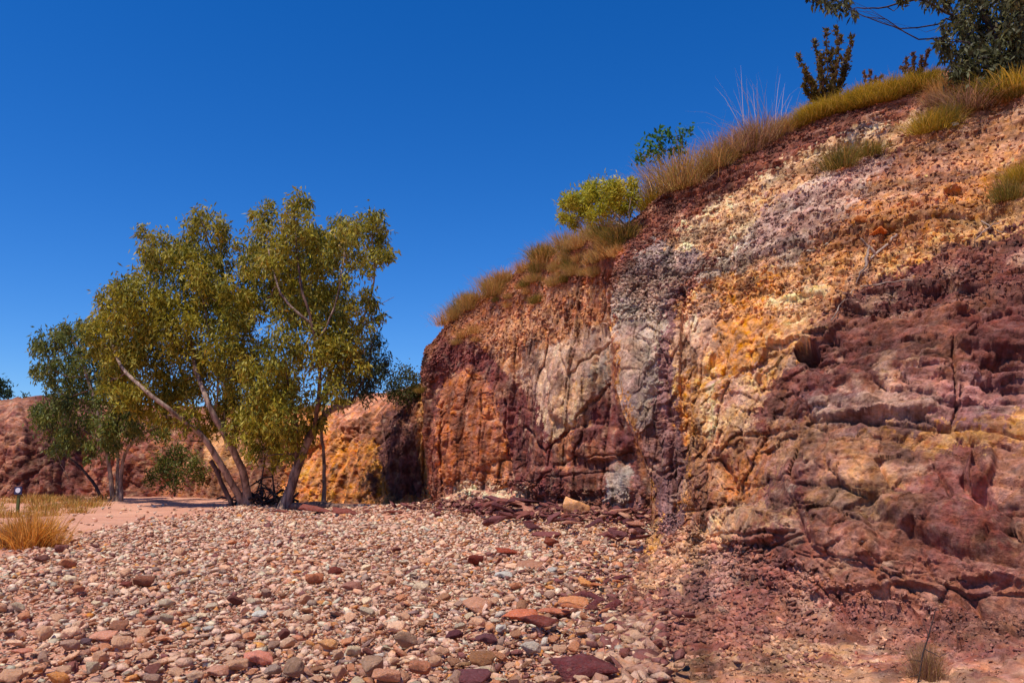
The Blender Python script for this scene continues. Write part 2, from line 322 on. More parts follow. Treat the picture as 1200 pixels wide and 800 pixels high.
def rock_colour(V, px, py, wallmin, key, B):
    wob = np.clip(22 / np.maximum(1, V[..., 1]) * .9, .6, 3.2)
    n1 = fbm(V * 1.1, 4, 31); n2 = fbm(V * 1.1 + 50, 4, 37); n3 = fbm(V * 6, 3, 41)
    n4 = fbm(V * 6 + 9, 3, 43); n5 = fbm(V * 22, 3, 44); n6 = fbm(V * 22 + 5, 3, 45)
    x = px + (n1 * 8 + n3 * 6 + n5 * 4) * wob; y = py + (n2 * 8 + n4 * 6 + n6 * 4) * wob
    C = np.zeros(V.shape) + lin(rust)
    for poly, c1, c2, sh, fr in PO:
        xs = [q[0] for q in poly]; ys = [q[1] for q in poly]
        bb = (x > min(xs)) & (x < max(xs)) & (y > min(ys)) & (y < max(ys)) & wallmin(poly)
        idx = np.nonzero(bb)
        if len(idx[0]) == 0: continue
        m = inside(poly, x[idx], y[idx]); idx = tuple(k[m] for k in idx)
        Vv = V[idx]; n = fbm(Vv * fr * 1.6 + min(xs) * .37, 5, 51)
        k = (sstep(n + n5[idx] * .35, .9 - 1.8 * sh - .35, .9 - 1.8 * sh + .35) * .85 + .07)[:, None]
        C[idx] = lin(c1) * (1 - k) + lin(c2) * k
    st = fbm(np.stack([V[..., 0] * .9, V[..., 1] * .9, V[..., 2] * 9], -1), 3, 61)      # thin bedding tint
    sv = fbm(np.stack([V[..., 0] * 6, V[..., 1] * 6, V[..., 2] * .5], -1), 3, 67)
    w = sstep(px, 850, 960)
    bw, cH, cV = bedding(B, px, key); g = {'near': 1., 'mid': 1.5, 'far': 1.8}[key]
    _, hk, hs_, _ = layers(cH, .26, 500); _, hk2, hs2, _ = layers(cH, .085, 510); _, vk, vs_, _ = layers(cV, .42 * g, 520); _, vk2, vs2, _ = layers(cV, .13 * g, 530)
    cS = slope_beds(B); _, sk1, _, _ = layers(cS, .34, 560); _, sk2, _, _ = layers(cS, .11, 570); up_ = (sstep(B[..., 2], 3.4, 4.3) if key == 'near' else 0)
    lay = up_ * ((sk1 - .5) * .6 + (sk2 - .5) * .6) + (1 - up_ * .8) * bw * ((hk - .5) * .5 + (hk2 - .5) * .55) + (1 - bw) * ((vk - .5) * .45 + (vk2 - .5) * .45)
    n7 = fbm(V * 45, 3, 47)
    tint = np.clip(1 + lay + .2 * (w * st + (1 - w) * sv * .9) + .18 * n3 + .22 * n5 + .16 * n7, .35, 1.9)
    pat = sstep(fbm(V * 1.6, 5, 83), -.35, .75)[..., None] * .42 + .08 * sstep(n3, 0, .6)[..., None]     # dusty brown wash and dark weather stains
    C = C * (1 - pat) + lin((158, 104, 78)) * pat
    stn = sstep(fbm(V * np.array([2.6, 2.6, 1.2]) + 31, 5, 85), .15, .7)[..., None] * .6
    C = C * (1 - stn) + lin((84, 50, 42)) * stn
    lt = sstep(fbm(V * 3.1 + 77, 5, 87), .3, .8)[..., None] * .35
    C = C * (1 - lt) + lin((206, 168, 140)) * lt
    C = C * tint[..., None] * np.array([1.36, 1.3, 1.12]) * (.85 + .15 * sstep(px, 480, 520))[..., None]; g_ = C.mean(-1, keepdims=True)
    return np.clip(C * .9 + g_ * .1, .01, .85)
CR = [  # cracks: polyline, half width px, depth m
 ([(1118, 400), (1116, 430), (1120, 480)], 1.8, .2), ([(945, 494), (1000, 493), (1030, 494)], 2.2, .18), ([(1030, 494), (1090, 502), (1200, 512), (1280, 520)], 2.5, .15),
 ([(1110, 474), (1160, 470), (1230, 462)], 3, .2), ([(1150, 428), (1200, 432), (1260, 436)], 5, .25), ([(940, 462), (945, 485), (955, 494)], 2, .12), ([(1125, 452), (1118, 500)], 2, .12),
 ([(880, 512), (930, 500)], 2.5, .15), ([(762, 548), (778, 560), (800, 545)], 2, .18), ([(800, 600), (840, 596), (870, 590)], 2, .12), ([(780, 440), (788, 520), (792, 600)], 2.2, .2),
 ([(845, 540), (858, 560), (862, 575)], 3.5, .2), ([(900, 696), (960, 700), (1010, 690), (1080, 700)], 4, .12), ([(1040, 700), (1120, 714), (1210, 730)], 3, .18), ([(1095, 545), (1130, 590), (1190, 592)], 2.5, .12),
 ([(935, 600), (945, 625), (900, 640)], 2.2, .12), ([(775, 655), (850, 628), (930, 622)], 2.4, .15), ([(1130, 560), (1152, 575), (1160, 590)], 5, .2), ([(1000, 300), (985, 330), (1010, 345)], 3, .12),
 ([(493, 440), (495, 520), (500, 590)], 1.4, .5), ([(592, 470), (592, 520), (602, 570)], 1.3, .35), ([(518, 470), (514, 530), (520, 590)], 1.2, .3), ([(604, 590), (650, 545), (690, 535), (740, 530)], 1.3, .22),
 ([(540, 585), (600, 568), (650, 558), (720, 552)], 1.1, .18), ([(548, 470), (546, 510), (540, 520)], 1.8, .2), ([(615, 500), (640, 530), (690, 480), (712, 450)], 1.4, .3), ([(655, 410), (665, 440), (690, 420), (712, 400)], 1.3, .25),
 ([(436, 515), (445, 550), (460, 600)], 1.3, .3), ([(468, 480), (478, 540), (488, 600)], 1, .25), ([(415, 500), (418, 560)], 1.5, .35), ([(402, 505), (400, 560)], 1.3, .3), ([(720, 300), (716, 345), (712, 400)], 2.5, .3)]
BU = [  # (px,py,rx,ry,rot deg,amp m): bulges out of (+) or hollows in (-) the face
 (945, 408, 17, 13, 30, -.75), (960, 385, 34, 11, -32, .25), (1025, 272, 12, 12, 0, .22), (1120, 232, 14, 10, 0, -.3), (985, 625, 50, 28, 30, .30), (1110, 612, 85, 26, 20, .32), (900, 690, 90, 20, 0, .15),
 (1150, 545, 16, 22, 20, .3), (985, 478, 52, 15, 0, .2), (1070, 470, 35, 22, 0, .1), (850, 490, 38, 45, 0, .22), (905, 420, 14, 40, 20, -.2), (870, 615, 60, 22, 0, .28), (815, 640, 35, 15, 0, .2), (750, 400, 24, 100, 0, .3),
 (802, 440, 7, 110, 0, -.25), (785, 560, 14, 60, 0, .18), (830, 570, 20, 40, 0, .2), (880, 545, 24, 22, 0, .18), (545, 505, 36, 68, 0, .5), (612, 500, 16, 60, 0, -.35), (670, 450, 30, 45, 0, .45), (700, 520, 38, 20, 0, .4),
 (660, 565, 60, 18, 0, .35), (555, 590, 40, 15, 0, .8), (515, 500, 14, 75, 0, -.25), (470, 540, 12, 50, 0, .4), (445, 545, 8, 45, 0, -.4), (1170, 690, 50, 22, 10, -.2), (1060, 695, 45, 14, 0, -.15), (725, 565, 18, 25, 0, .4),
 (1055, 420, 60, 10, 0, .14), (1180, 400, 70, 12, -3, .2), (1160, 350, 80, 12, -10, .15), (1010, 590, 30, 10, -25, -.15), (930, 560, 16, 26, 0, .18), (60, 530, 14, 55, 0, .8), (100, 540, 12, 40, 0, -.9), (20, 530, 14, 60, 0, .6)]
def layers(c, thick, seed):
    u = c / thick; i = np.floor(u).astype(np.int64); f = u - i; z = i * 0
    a = h3(i, z, z, seed); k = h3(i, z, z, seed + 1); e = np.minimum(f, 1 - f)
    merge = h3(i + (f > .5), z, z, seed + 2) > .45                       # only some contacts open as seams
    return a * 2 - 1, k, np.exp(-(e / .09) ** 2) * merge, f
def bedding(V, px, key):
    w1 = fbm(V * .7, 4, 121) ; w2 = fbm(V * 2.4, 4, 123)
    wh = sstep(px, 850, 950) if key == 'near' else np.zeros(px.shape)
    cH = V[..., 2] - .16 * V[..., 1] * .35 + .10 * V[..., 0] + .10 * w1 + .035 * w2
    cV = (V[..., 0] * .95 - V[..., 1] * .22 + V[..., 2] * .05 if key == 'near' else -V[..., 0] * .65 + V[..., 1] * .76 + V[..., 2] * .10) + .16 * w1 + .04 * w2
    return wh, cH, cV
LD = P(1200, 180, 10.7) - P(830, 330, 14.6); LD /= np.linalg.norm(LD); LN = np.cross(LD, np.array([-.62, -.35, .7])); LN /= np.linalg.norm(LN)
def slope_beds(V):          # beds cropping out obliquely across the upper slope
    return V @ LN + .16 * fbm(V * .7, 4, 151) + .05 * fbm(V * 3, 3, 153)
SECT = {}
def build_section(key, net, cols, rows, mat):
    W = world_net(net); s = spread(cols); t = spread(rows)
    A = cr(W, s)                                   # (ns, nrow, 3)
    B = np.transpose(cr(np.transpose(A, (1, 0, 2)), t), (1, 0, 2))
    if key == 'far': ctl_first = True
    dS = np.gradient(B, axis=0); dT = np.gradient(B, axis=1)
    N = np.cross(dS, dT); N /= np.linalg.norm(N, axis=-1, keepdims=True) + 1e-9
    c0 = B[len(s) // 2, len(t) // 3]; n0 = N[len(s) // 2, len(t) // 3]
    if n0 @ (np.array([-8., 5, 3]) - c0) < 0: N = -N
    k = np.linalg.norm(dS, axis=-1)
    px, py, w = project(B); tt = np.broadcast_to(t[None, :] - 1, px.shape)
    wall = sstep(tt, -.3, .6) * (1 - sstep(tt, 7.6, 9))                     # no relief where it dives under the ground
    steep = 1 - sstep(tt, 4.3, 5.6)
    wh = sstep(px, 850, 950) if key == 'near' else np.zeros(px.shape)
    warp = np.stack([fbm(B * .9, 3, 5), fbm(B * .9, 3, 6), fbm(B * .9, 3, 7)], -1) * .14
    def cells(sx, sz, seed, dip=0.):
        q = (B + warp); q = np.stack([q[..., 0], q[..., 1], q[..., 2] + dip * (q[..., 0] - q[..., 1])], -1) / np.array([sx, sx, sz]); d1, d2, cid, cv = voro(q, seed)
        f1 = (cid * 7.13) % 1 - .5; f2 = (cid * 13.7) % 1 - .5; f3 = (cid * 29.3) % 1 - .5
        return (cid - .5) * 2, np.exp(-((d2 - d1) / .06) ** 2), (cv[..., 0] * f1 + cv[..., 2] * f2 + cv[..., 1] * f3) * 2
    g = {'near': 1., 'mid': 1.5, 'far': 1.8}[key]
    aH, kH, tH = cells(.9 * g, .30 * g, 100, .12); aV, kV, tV = cells(.50 * g, 1.5 * g, 200); a2, k2, t2 = cells(.30 * g, .19 * g, 300); a3, k3, t3 = cells(.13 * g, .10 * g, 400)
    a4, k4, t4 = cells(.06 * g, .05 * g, 450)
    n1 = fbm(B * .45, 3, 11); n2 = fbm(B * 2.2 / g, 5, 13); n3 = fbm(B * 10 / g, 4, 17)
    D = .20 * n1 * g
    big = wh * (.075 * aH - .07 * kH + .12 * tH) + (1 - wh) * (.06 * aV - .07 * kV + .12 * tV)
    loose = fbm(B * .7, 3, 23); lm = .55 + .6 * sstep(loose, -.5, .5)
    D = D + (big * (steep * .85 + .15) + lm * (1 if key == 'near' else .6) * (.42 + .58 * steep) * (.04 * a2 - .03 * k2 + .11 * t2 + .014 * a3 - .008 * k3 + .045 * t3 + .02 * t4) + .05 * n2 + .022 * n3) * g
    flut = fbm(np.stack([B[..., 0] * 3.2 / g, B[..., 1] * 3.2 / g, B[..., 2] * .22], -1), 4, 71)
    bed = fbm(np.stack([B[..., 0] * .6, B[..., 1] * .6, B[..., 2] * 6.5 - B[..., 1] * .35], -1), 4, 73)
    D = D + steep * ((1 - wh) * (.10 if key != 'far' else .28) * flut * g + wh * .09 * bed)
    bw, cH, cV = bedding(B, px, key)
    hA, hk, hs_, hf = layers(cH, .26, 500); hB, hk2, hs2, hf2 = layers(cH, .085, 510); vA, vk, vs_, vf = layers(cV, .42 * g, 520); vB, vk2, vs2, vf2 = layers(cV, .13 * g, 530)
    patch = sstep(fbm(B * .8, 3, 127), -.5, .3)
    D = D + steep * (bw * (.05 * hA - .045 * hs_ + patch * (.028 * hB - .02 * hs2)) + (1 - bw) * g * (.07 * vA - .06 * vs_ + patch * (.022 * vB - .018 * vs2)))
    if key == 'near':
        cS = slope_beds(B); up_ = sstep(tt, 3.7, 4.7) * (1 - sstep(tt, 6.2, 6.8)); sA, _, ss1, _ = layers(cS, .34, 560); sB, _, ss2, _ = layers(cS, .11, 570)
        D = D + up_ * (.07 * sA - .07 * ss1 + .03 * sB - .025 * ss2)
    bil = lambda f_, sd_: np.abs(fbm(B * f_ / g, 2, sd_))
    D = D + g * (1 if key == 'near' else .55) * (.03 * bil(1.7, 131) + .025 * bil(4.2, 133) + .022 * bil(10, 135) + .014 * bil(24, 137) - .03)
    talus = (1 - sstep(tt, .75, 1.25)) if key == 'near' else 0
    D = D * (1 - .5 * talus) * (.62 if key == 'near' else .52)
    D = D * wall
    dyn = fbm(B * 2.5, 3, 81) * 5
    for pl, hw, dep in CR:
        xs = [q[0] for q in pl]; ys = [q[1] for q in pl]; r = hw * 4
        ix = np.nonzero((px > min(xs) - r) & (px < max(xs) + r) & (py > min(ys) - r) & (py < max(ys) + r) & (w < 60))
        if len(ix[0]) == 0: continue
        X = px[ix] + dyn[ix] * .6; Y = py[ix] + dyn[ix] * .5; best = np.full(X.shape, 1e9)
        for (ax, ay), (bx, by) in zip(pl[:-1], pl[1:]):
            u = np.clip(((X - ax) * (bx - ax) + (Y - ay) * (by - ay)) / ((bx - ax) ** 2 + (by - ay) ** 2), 0, 1)
            best = np.minimum(best, np.hypot(X - ax - u * (bx - ax), Y - ay - u * (by - ay)))
        D[ix] -= dep * .6 * np.exp(-(best / hw) ** 2)
    for bx, by, rx, ry, ro, am in BU:
        if (key == 'near') != (bx > 742) : continue
        if key == 'mid' and bx < 495 or key == 'far' and bx > 495: continue
        c_, s_ = math.cos(math.radians(ro)), math.sin(math.radians(ro)); X = px - bx; Y = py - by
        e = ((X * c_ + Y * s_) / rx) ** 2 + ((-X * s_ + Y * c_) / ry) ** 2
        D = D + am * (.8 if am < -.5 else .55) * (1 - sstep(e + n2 * .35, .55, 1.25)) * (tt < 7)
    if key != 'near':   # fade relief at the shared hidden column
        pass
    edge = np.ones(len(s)); 
    if key == 'near': edge = sstep(s, 0, .1) * (.45 + .55 * sstep(s, 2.2, 3.4))
    if key == 'mid': edge = sstep(s, 0, .1) * (1 - sstep(s, len(cols) - .1, len(cols)))
    if key == 'far': edge = 1 - sstep(s, len(cols) - .1, len(cols))
    D = D * (.0 + edge[:, None])
    # blocks break off along the creek direction, so relief steps mostly towards -Y on the walls that run along it
    dirn = N * .45 + np.array([0, -1., 0]) * (.8 if key != 'far' else .7) * sstep(N[..., 2] * -1, -.9, -.3)[..., None]; dirn /= np.linalg.norm(dirn, axis=-1, keepdims=True)
    if key == 'near':
        kk = sstep(s, .95, 1.6)[:, None, None]; dirn = dirn * kk + N * (1 - kk)
    V = B + dirn * D[..., None]
    secpoly = {'near': lambda p: max(q[0] for q in p) > 775 or min(q[0] for q in p) > 708, 'mid': lambda p: True, 'far': lambda p: min(q[0] for q in p) < 500 and max(q[0] for q in p) < 640}[key]
    if key == 'near': secpoly = lambda p: PO_IDX[id(p)] >= NEAR_START or False
    elif key == 'mid': secpoly = lambda p: MID_START <= PO_IDX[id(p)] < NEAR_START
    else: secpoly = lambda p: PO_IDX[id(p)] < MID_START
    dx_, dy_, dw_ = project(V); vis = (dw_ < 200); C = rock_colour(V, np.where(vis, dx_, px), np.where(vis, dy_, py), secpoly, key, B)
    if key in ('near', 'mid'):      # the flank that turns back into the recess: plain maroon and rust rock
        fk = (1 - sstep(s + fbm(B[:, 0] * 0 + s[:, None] * 9, 2, 7) * .0, .9, 1.0))[:, None, None]; q_ = sstep(fbm(B * 1.3, 4, 141), -.3, .3)[..., None]
        C = C * (1 - fk) + (lin(mar) * q_ + lin(rust) * (1 - q_)) * 1.2 * np.clip(1 + .35 * fbm(B * 5, 4, 143) + .3 * fbm(B * np.array([3, 3, .5]), 3, 145), .3, 2)[..., None] * fk
    # top of the plateau: dusty soil
    k_ = sstep(tt, 6.6, 7.2)[..., None]; C = C * (1 - k_) + lin((138, 86, 62)) * k_
    ns, nt_ = V.shape[:2]; I = np.arange(ns * nt_).reshape(ns, nt_)
    Fc = np.stack([I[:-1, :-1], I[1:, :-1], I[1:, 1:], I[:-1, 1:]], -1).reshape(-1, 4)
    if (np.cross(B[5, 60] - B[4, 60], B[4, 61] - B[4, 60]) @ N[4, 60]) < 0: Fc = Fc[:, ::-1]
    o = mesh_np('cliff', V.reshape(-1, 3), Fc, mat, C.reshape(-1, 3), smooth=False)
    tagobj(o, kind='structure')
    qx, qy, qw = project(V)
    SECT[key] = dict(V=V.reshape(-1, 3), N=N.reshape(-1, 3), C=C.reshape(-1, 3), px=qx.ravel(), py=qy.ravel(), w=qw.ravel(), t=tt.ravel())
    return o
PO_IDX = {id(p[0]): i for i, p in enumerate(PO)}
MID_START = 16; NEAR_START = 32
build_section('near', NEAR, [50, 24, 62, 62, 92, 98, 108, 98, 24, 12, 8], [6, 92, 98, 112, 112, 98, 96, 20, 12, 6, 3], M_ROCK)
build_section('mid', MID, [30, 20, 60, 86, 78, 70, 44], [4, 36, 62, 74, 70, 62, 62, 12, 8, 6, 3], M_ROCKF)
build_section('far', FAR, [6, 20, 50, 36, 36, 50, 60, 50, 46, 40, 26, 40], [4, 24, 34, 34, 34, 30, 30, 12, 10, 6, 3], M_ROCKF)
ALLV = {k: np.concatenate([SECT[s][k] for s in ('near', 'mid', 'far')]) for k in ('V', 'N', 'C', 'px', 'py', 'w', 't')}
def surf(px, py, r=4):
    while True:
        m = np.nonzero((abs(ALLV['px'] - px) < r) & (abs(ALLV['py'] - py) < r) & (ALLV['w'] < 100) & (ALLV['t'] < 7.6))[0]
        if len(m): break
        r *= 1.6
        if r > 80: return Vector(P(px, py, 16)), Vector((0, 0, 1))
    dmin = ALLV['w'][m].min(); m = m[ALLV['w'][m] < dmin * 1.08]
    j = m[np.argmin((ALLV['px'][m] - px) ** 2 + (ALLV['py'][m] - py) ** 2)]
    return Vector(ALLV['V'][j]), Vector(ALLV['N'][j])

# ------------------------------------------------------------------ ground
FOOT = np.array([P(*c[0])[:2] for c in MID[2:]])
def gz(x, y):
    x = np.asarray(x, float); y = np.asarray(y, float); best = np.full(x.shape, 1e9)
    for a, b in zip(FOOT[:-1], FOOT[1:]):
        u = np.clip(((x - a[0]) * (b[0] - a[0]) + (y - a[1]) * (b[1] - a[1])) / ((b - a) ** 2).sum(), 0, 1)
        best = np.minimum(best, np.hypot(x - a[0] - u * (b[0] - a[0]), y - a[1] - u * (b[1] - a[1])))
    cor = 1 - sstep(np.hypot(x - 2.5, (y - 14.5) * .8), .6, 3.6)
    p = np.stack([x * .35, y * .35, x * 0], -1)
    far = 1 - sstep(np.hypot(x, y), 60, 90)
    return (.28 * np.maximum(1 - sstep(best, 0, 5), cor) + fbm(p, 4, 91) * .07 * far + fbm(p * 6, 2, 95) * .012 * far)
rr = np.concatenate([[0], np.geomspace(.5, 900, 250)]); th = np.linspace(0, 2 * np.pi, 361)[:-1]
X = rr[:, None] * np.sin(th)[None]; Y = rr[:, None] * np.cos(th)[None]; Z = gz(X, Y)
gV = np.stack([X, Y, Z], -1); I = np.arange(X.size).reshape(X.shape); J = np.roll(I, -1, 1)
gF = np.stack([I[:-1], I[1:], J[1:], J[:-1]], -1).reshape(-1, 4)[:, ::-1]
def ground_col(x, y):
    p = np.stack([x, y, x * 0], -1); n = fbm(p * .5, 4, 111)[..., None]; n2 = fbm(p * 4, 3, 113)[..., None]
    c = lin((204, 146, 120)) * (1 - sstep(n, -.2, .6) * .5) + lin((220, 166, 138)) * sstep(n, -.2, .6) * .5
    return np.clip(c * (1 + .15 * n2), .02, .8)
mesh_np('ground', gV.reshape(-1, 3), gF, M_SAND, ground_col(X, Y).reshape(-1, 3), smooth=True)['kind'] = 'structure'

# ------------------------------------------------------------------ stones
def hull(n, seed, flat=(1, .75, .5), boxy=.5):
    r = random.Random(seed); bm = bmesh.new()
    for i in range(n):
        v = Vector((r.gauss(0, 1), r.gauss(0, 1), r.gauss(0, 1))).normalized()
        m = max(abs(v.x), abs(v.y), abs(v.z)); v = v.lerp(v / m, boxy) * r.uniform(.82, 1.0)
        bm.verts.new((v.x * flat[0], v.y * flat[1], v.z * flat[2]))
    res = bmesh.ops.convex_hull(bm, input=bm.verts)
    bmesh.ops.delete(bm, geom=[g for g in res['geom_interior'] if isinstance(g, bmesh.types.BMVert)], context='VERTS')
    loose = [v for v in bm.verts if not v.link_faces]
    if loose: bmesh.ops.delete(bm, geom=loose, context='VERTS')
    bmesh.ops.triangulate(bm, faces=bm.faces)
    return bm
def bm_np(bm):
    bm.verts.index_update(); V = np.array([v.co[:] for v in bm.verts]); Fc = np.array([[v.index for v in f.verts] for f in bm.faces]); bm.free(); return V, Fc
HUL = [bm_np(hull(9, k, [(1, .75, .38), (1, .85, .55), (1, .6, .24), (1, .9, .30)][k % 4], [.5, .35, .7, .6][k % 4])) for k in range(24)]
SMALL = [bm_np(hull(7, 900 + k, (1, .75, .42), .4)) for k in range(10)]
def rotm(n, tilt):
    a = rng.random(n) * 2 * np.pi; b = rng.normal(0, tilt, n); c = rng.normal(0, tilt, n)
    ca, sa, cb, sb, cc, sc = np.cos(a), np.sin(a), np.cos(b), np.sin(b), np.cos(c), np.sin(c)
    z = np.zeros(n); o = np.ones(n)
    Rz = np.stack([np.stack([ca, -sa, z], -1), np.stack([sa, ca, z], -1), np.stack([z, z, o], -1)], -2)
    Rx = np.stack([np.stack([o, z, z], -1), np.stack([z, cb, -sb], -1), np.stack([z, sb, cb], -1)], -2)
    Ry = np.stack([np.stack([cc, z, sc], -1), np.stack([z, o, z], -1), np.stack([-sc, z, cc], -1)], -2)
    return Rx @ Ry @ Rz
def scatter(pos, size, cols, shapes, tilt=.35):
    Vs, Fs, Cs = [], [], []; off = 0; R = rotm(len(pos), tilt); which = rng.integers(0, len(shapes), len(pos))
    for k, (v, f) in enumerate(shapes):
        ix = np.nonzero(which == k)[0]
        if not len(ix): continue
        sc = size[ix][:, None, None] * rng.uniform(.8, 1.25, (len(ix), 1, 3))
        q = np.einsum('nij,nvj->nvi', R[ix], v[None] * sc) + pos[ix][:, None]
        Vs.append(q.reshape(-1, 3)); Fs.append((f[None] + (np.arange(len(ix)) * len(v))[:, None, None] + off).reshape(-1, 3)); off += len(ix) * len(v)
        Cs.append(np.repeat(cols[ix], len(v), 0))
    return np.concatenate(Vs), np.concatenate(Fs), np.concatenate(Cs)
PAL = [((220, 172, 142), 'pinkish tan', .28), ((230, 188, 160), 'pale pink', .2), ((232, 208, 176), 'cream', .10), ((200, 138, 106), 'terracotta', .12), ((216, 148, 92), 'orange', .03),
       ((134, 84, 76), 'maroon', .05), ((172, 138, 122), 'mauve grey', .1), ((196, 178, 156), 'light grey', .05), ((168, 122, 96), 'brown', .07)]
PALC = np.array([lin(p[0]) for p in PAL]); PALW = np.array([p[2] for p in PAL]); PALW /= PALW.sum()
PALR = np.array([.12, .08, .08, .14, .1, .3, .08, .03, .12]); PALR /= PALR.sum()      # nearer the wall: more maroon slate
def wallx(y): return np.interp(y, [4, 5, 6.6, 8.2, 10.8, 12.3, 13.4, 14.6, 16], [.9, .85, .95, 1.2, 1.7, 2.1, 2.5, 3.0, 3.6])
def in_bed(x, y):
    px, py, w = project(np.stack([x, y, 0 * x], -1))
    edge = np.interp(y, [0, 16, 20, 22.8, 24.3, 26, 28, 29.8, 31.6, 34, 36, 41, 46], [2.2, 3.8, 4.4, 4.4, 3.1, 1.9, .6, -1.4, -2.6, -4.5, -6.5, -12.5, -19])
    lim = np.where(y < 16.5, wallx(y), edge)
    return (x < lim + .1) & (py > np.interp(px, [150, 300, 420, 500, 760], [592, 591, 596, 590, 588]))
def dens(x, y):
    px, py, w = project(np.stack([x, y, 0 * x], -1))
    by = np.interp(px, [-400, 0, 60, 120, 200, 250, 300], [656, 650, 638, 620, 606, 598, 586])   # bare sand at the far left
    d = .03 + .97 * sstep(py, by - 5, by + 12)
    left = (1 - sstep(px - (py - 620) * .25, 20, 190)) * sstep(py, 640, 720)
    return d * (1 - .45 * left) * sstep(px, -380, -60)
def sample(n, y0, y1, power=1.0):
    y = y0 * (y1 / y0) ** rng.random(n) if power == 0 else np.sqrt(rng.random(n) * (y1 ** 2 - y0 ** 2) + y0 ** 2)
    x = rng.uniform(-1.0, .3, n) * y
    m = in_bed(x, y) & (rng.random(n) < dens(x, y)); return x[m], y[m]
def stone_cols(x, y):
    wr = sstep(x - (wallx(np.minimum(y, 16)) - 2.2), 0, 2.0) * .75
    u = rng.random(len(x)); c1 = np.searchsorted(np.cumsum(PALW), u).clip(0, 8); c2 = np.searchsorted(np.cumsum(PALR), u).clip(0, 8)
    k = np.where(rng.random(len(x)) < wr, c2, c1)
    return k
VS, FS, CS = [], [], []; off = 0
for n, y0, y1, s0, s1, shp, zt in [(54000, 5.0, 13, .014, .04, SMALL, .03), (21000, 11, 24, .035, .06, SMALL, .03), (9200, 5, 13, .035, .085, HUL, .04), (21000, 12, 25, .05, .10, HUL, .05), (26000, 24, 46, .07, .12, SMALL, .04), (5000, 20, 44, .10, .16, HUL, .05), (500, 5, 13, .08, .11, HUL, .03)]:
    x, y = sample(n, y0, y1); s = rng.uniform(0, 1, len(x)) ** 1.6 * (s1 - s0) + s0
    pos = np.stack([x, y, gz(x, y) + s * .15 + rng.random(len(x)) * zt], -1)
    c = PALC[stone_cols(x, y)] * rng.uniform(.82, 1.15, (len(x), 1)) * rng.uniform(.95, 1.05, (len(x), 3))
    a, b, c = scatter(pos, s, c, shp); VS.append(a); FS.append(b + off); CS.append(c); off += len(a)
# maroon slate chips heaped along the foot of the middle wall and at the bank of the bluff
t_ = rng.random(2600) * (len(FOOT) - 1.01) ; i_ = t_.astype(int); f_ = (t_ - i_)[:, None]; q = FOOT[i_] * (1 - f_) + FOOT[i_ + 1] * f_
q = q[(q[:, 0] > -1.6)]; q = q + np.stack([-abs(rng.normal(0, 1.5, len(q))) * .75, -abs(rng.normal(0, 1.5, len(q))) * .66], -1)
s_ = rng.uniform(0, 1, len(q)) ** 2 * .22 + .06; hh_ = gz(q[:, 0], q[:, 1]) + rng.random(len(q)) * .22
c_ = np.array([lin((132, 78, 74)), lin((110, 62, 62)), lin((160, 106, 90)), lin((190, 140, 116))])[rng.choice(4, len(q), p=[.4, .25, .2, .15])]
a, b, c = scatter(np.concatenate([q, hh_[:, None]], 1), s_, c_, [bm_np(hull(8, 700 + k, (1, .55, .16), .7)) for k in range(6)], .38); VS.append(a); FS.append(b + off); CS.append(c); off += len(a)
yy = rng.uniform(5.2, 14, 1500); xx = wallx(yy) + rng.normal(-.05, .16, len(yy)); s_ = rng.uniform(0, 1, len(yy)) ** 2.5 * .13 + .02
q = np.stack([xx, yy, gz(xx, yy) + .02 + np.clip(xx - wallx(yy), 0, 1) * .35], -1); c_ = np.array([lin((140, 88, 80)), lin((176, 130, 108)), lin((206, 164, 136)), lin((192, 142, 112))])[rng.integers(0, 4, len(yy))]
a, b, c = scatter(q, s_, c_, HUL); VS.append(a); FS.append(b + off); CS.append(c); off += len(a)
tagobj(mesh_np('river_gravel', np.concatenate(VS), np.concatenate(FS), M_STONE, np.concatenate(CS)), 'pink and tan angular gravel covering the dry creek bed', 'gravel', kind='stuff')
# rubble lying on the bluff's slopes and talus, coloured like the rock it came from
nb = SECT['near']; ok = (nb['w'] < 30) & (nb['px'] > 715) & (nb['px'] < 1290) & (nb['py'] < 860) & (nb['N'][:, 2] > .28) & (nb['t'] > .3) & (nb['t'] < 6.8)
up = (nb['t'] > 4) | (nb['t'] < 1.5)
ix = np.nonzero(ok & up)[0]; pr = nb['w'][ix] ** 2; ix = rng.choice(ix, 26000, replace=False)
s = (rng.random(len(ix)) ** 2.5 * .042 + .010) * np.clip(nb['w'][ix] / 11, .55, 1.3)
cc = nb['C'][ix] * rng.uniform(.6, 1.4, (len(ix), 1)) + .015
a, b, c = scatter(nb['V'][ix] + nb['N'][ix] * (s * .2)[:, None], s, cc, SMALL + HUL[:8], .6)
lo = np.nonzero((nb['w'] < 17) & (nb['px'] > 712) & (nb['px'] < 960) & (nb['py'] > 630) & (nb['py'] < 860) & (nb['t'] > 0) & (nb['t'] < 1.6))[0]; lo = rng.choice(lo, min(6500, len(lo)), replace=False)
s2 = (rng.random(len(lo)) ** 2.2 * .075 + .012) * np.clip(nb['w'][lo] / 11, .5, 1.2); cl = nb['C'][lo] * rng.uniform(.7, 1.35, (len(lo), 1)) + .01
al, bl, cl = scatter(nb['V'][lo] + nb['N'][lo] * (s2 * .15)[:, None], s2, cl, HUL, .5); b = np.concatenate([b, bl + len(a)]); a = np.concatenate([a, al]); c = np.concatenate([c, cl])
mb_ = SECT['mid']; ok = (mb_['w'] < 40) & (mb_['t'] > .5) & (mb_['t'] < 6.8) & ((mb_['t'] > 4) | (mb_['t'] < 1.3)); ix = rng.choice(np.nonzero(ok)[0], 4500, replace=False)
s = rng.random(len(ix)) ** 2 * .10 + .03; cc = mb_['C'][ix] * rng.uniform(.75, 1.3, (len(ix), 1))
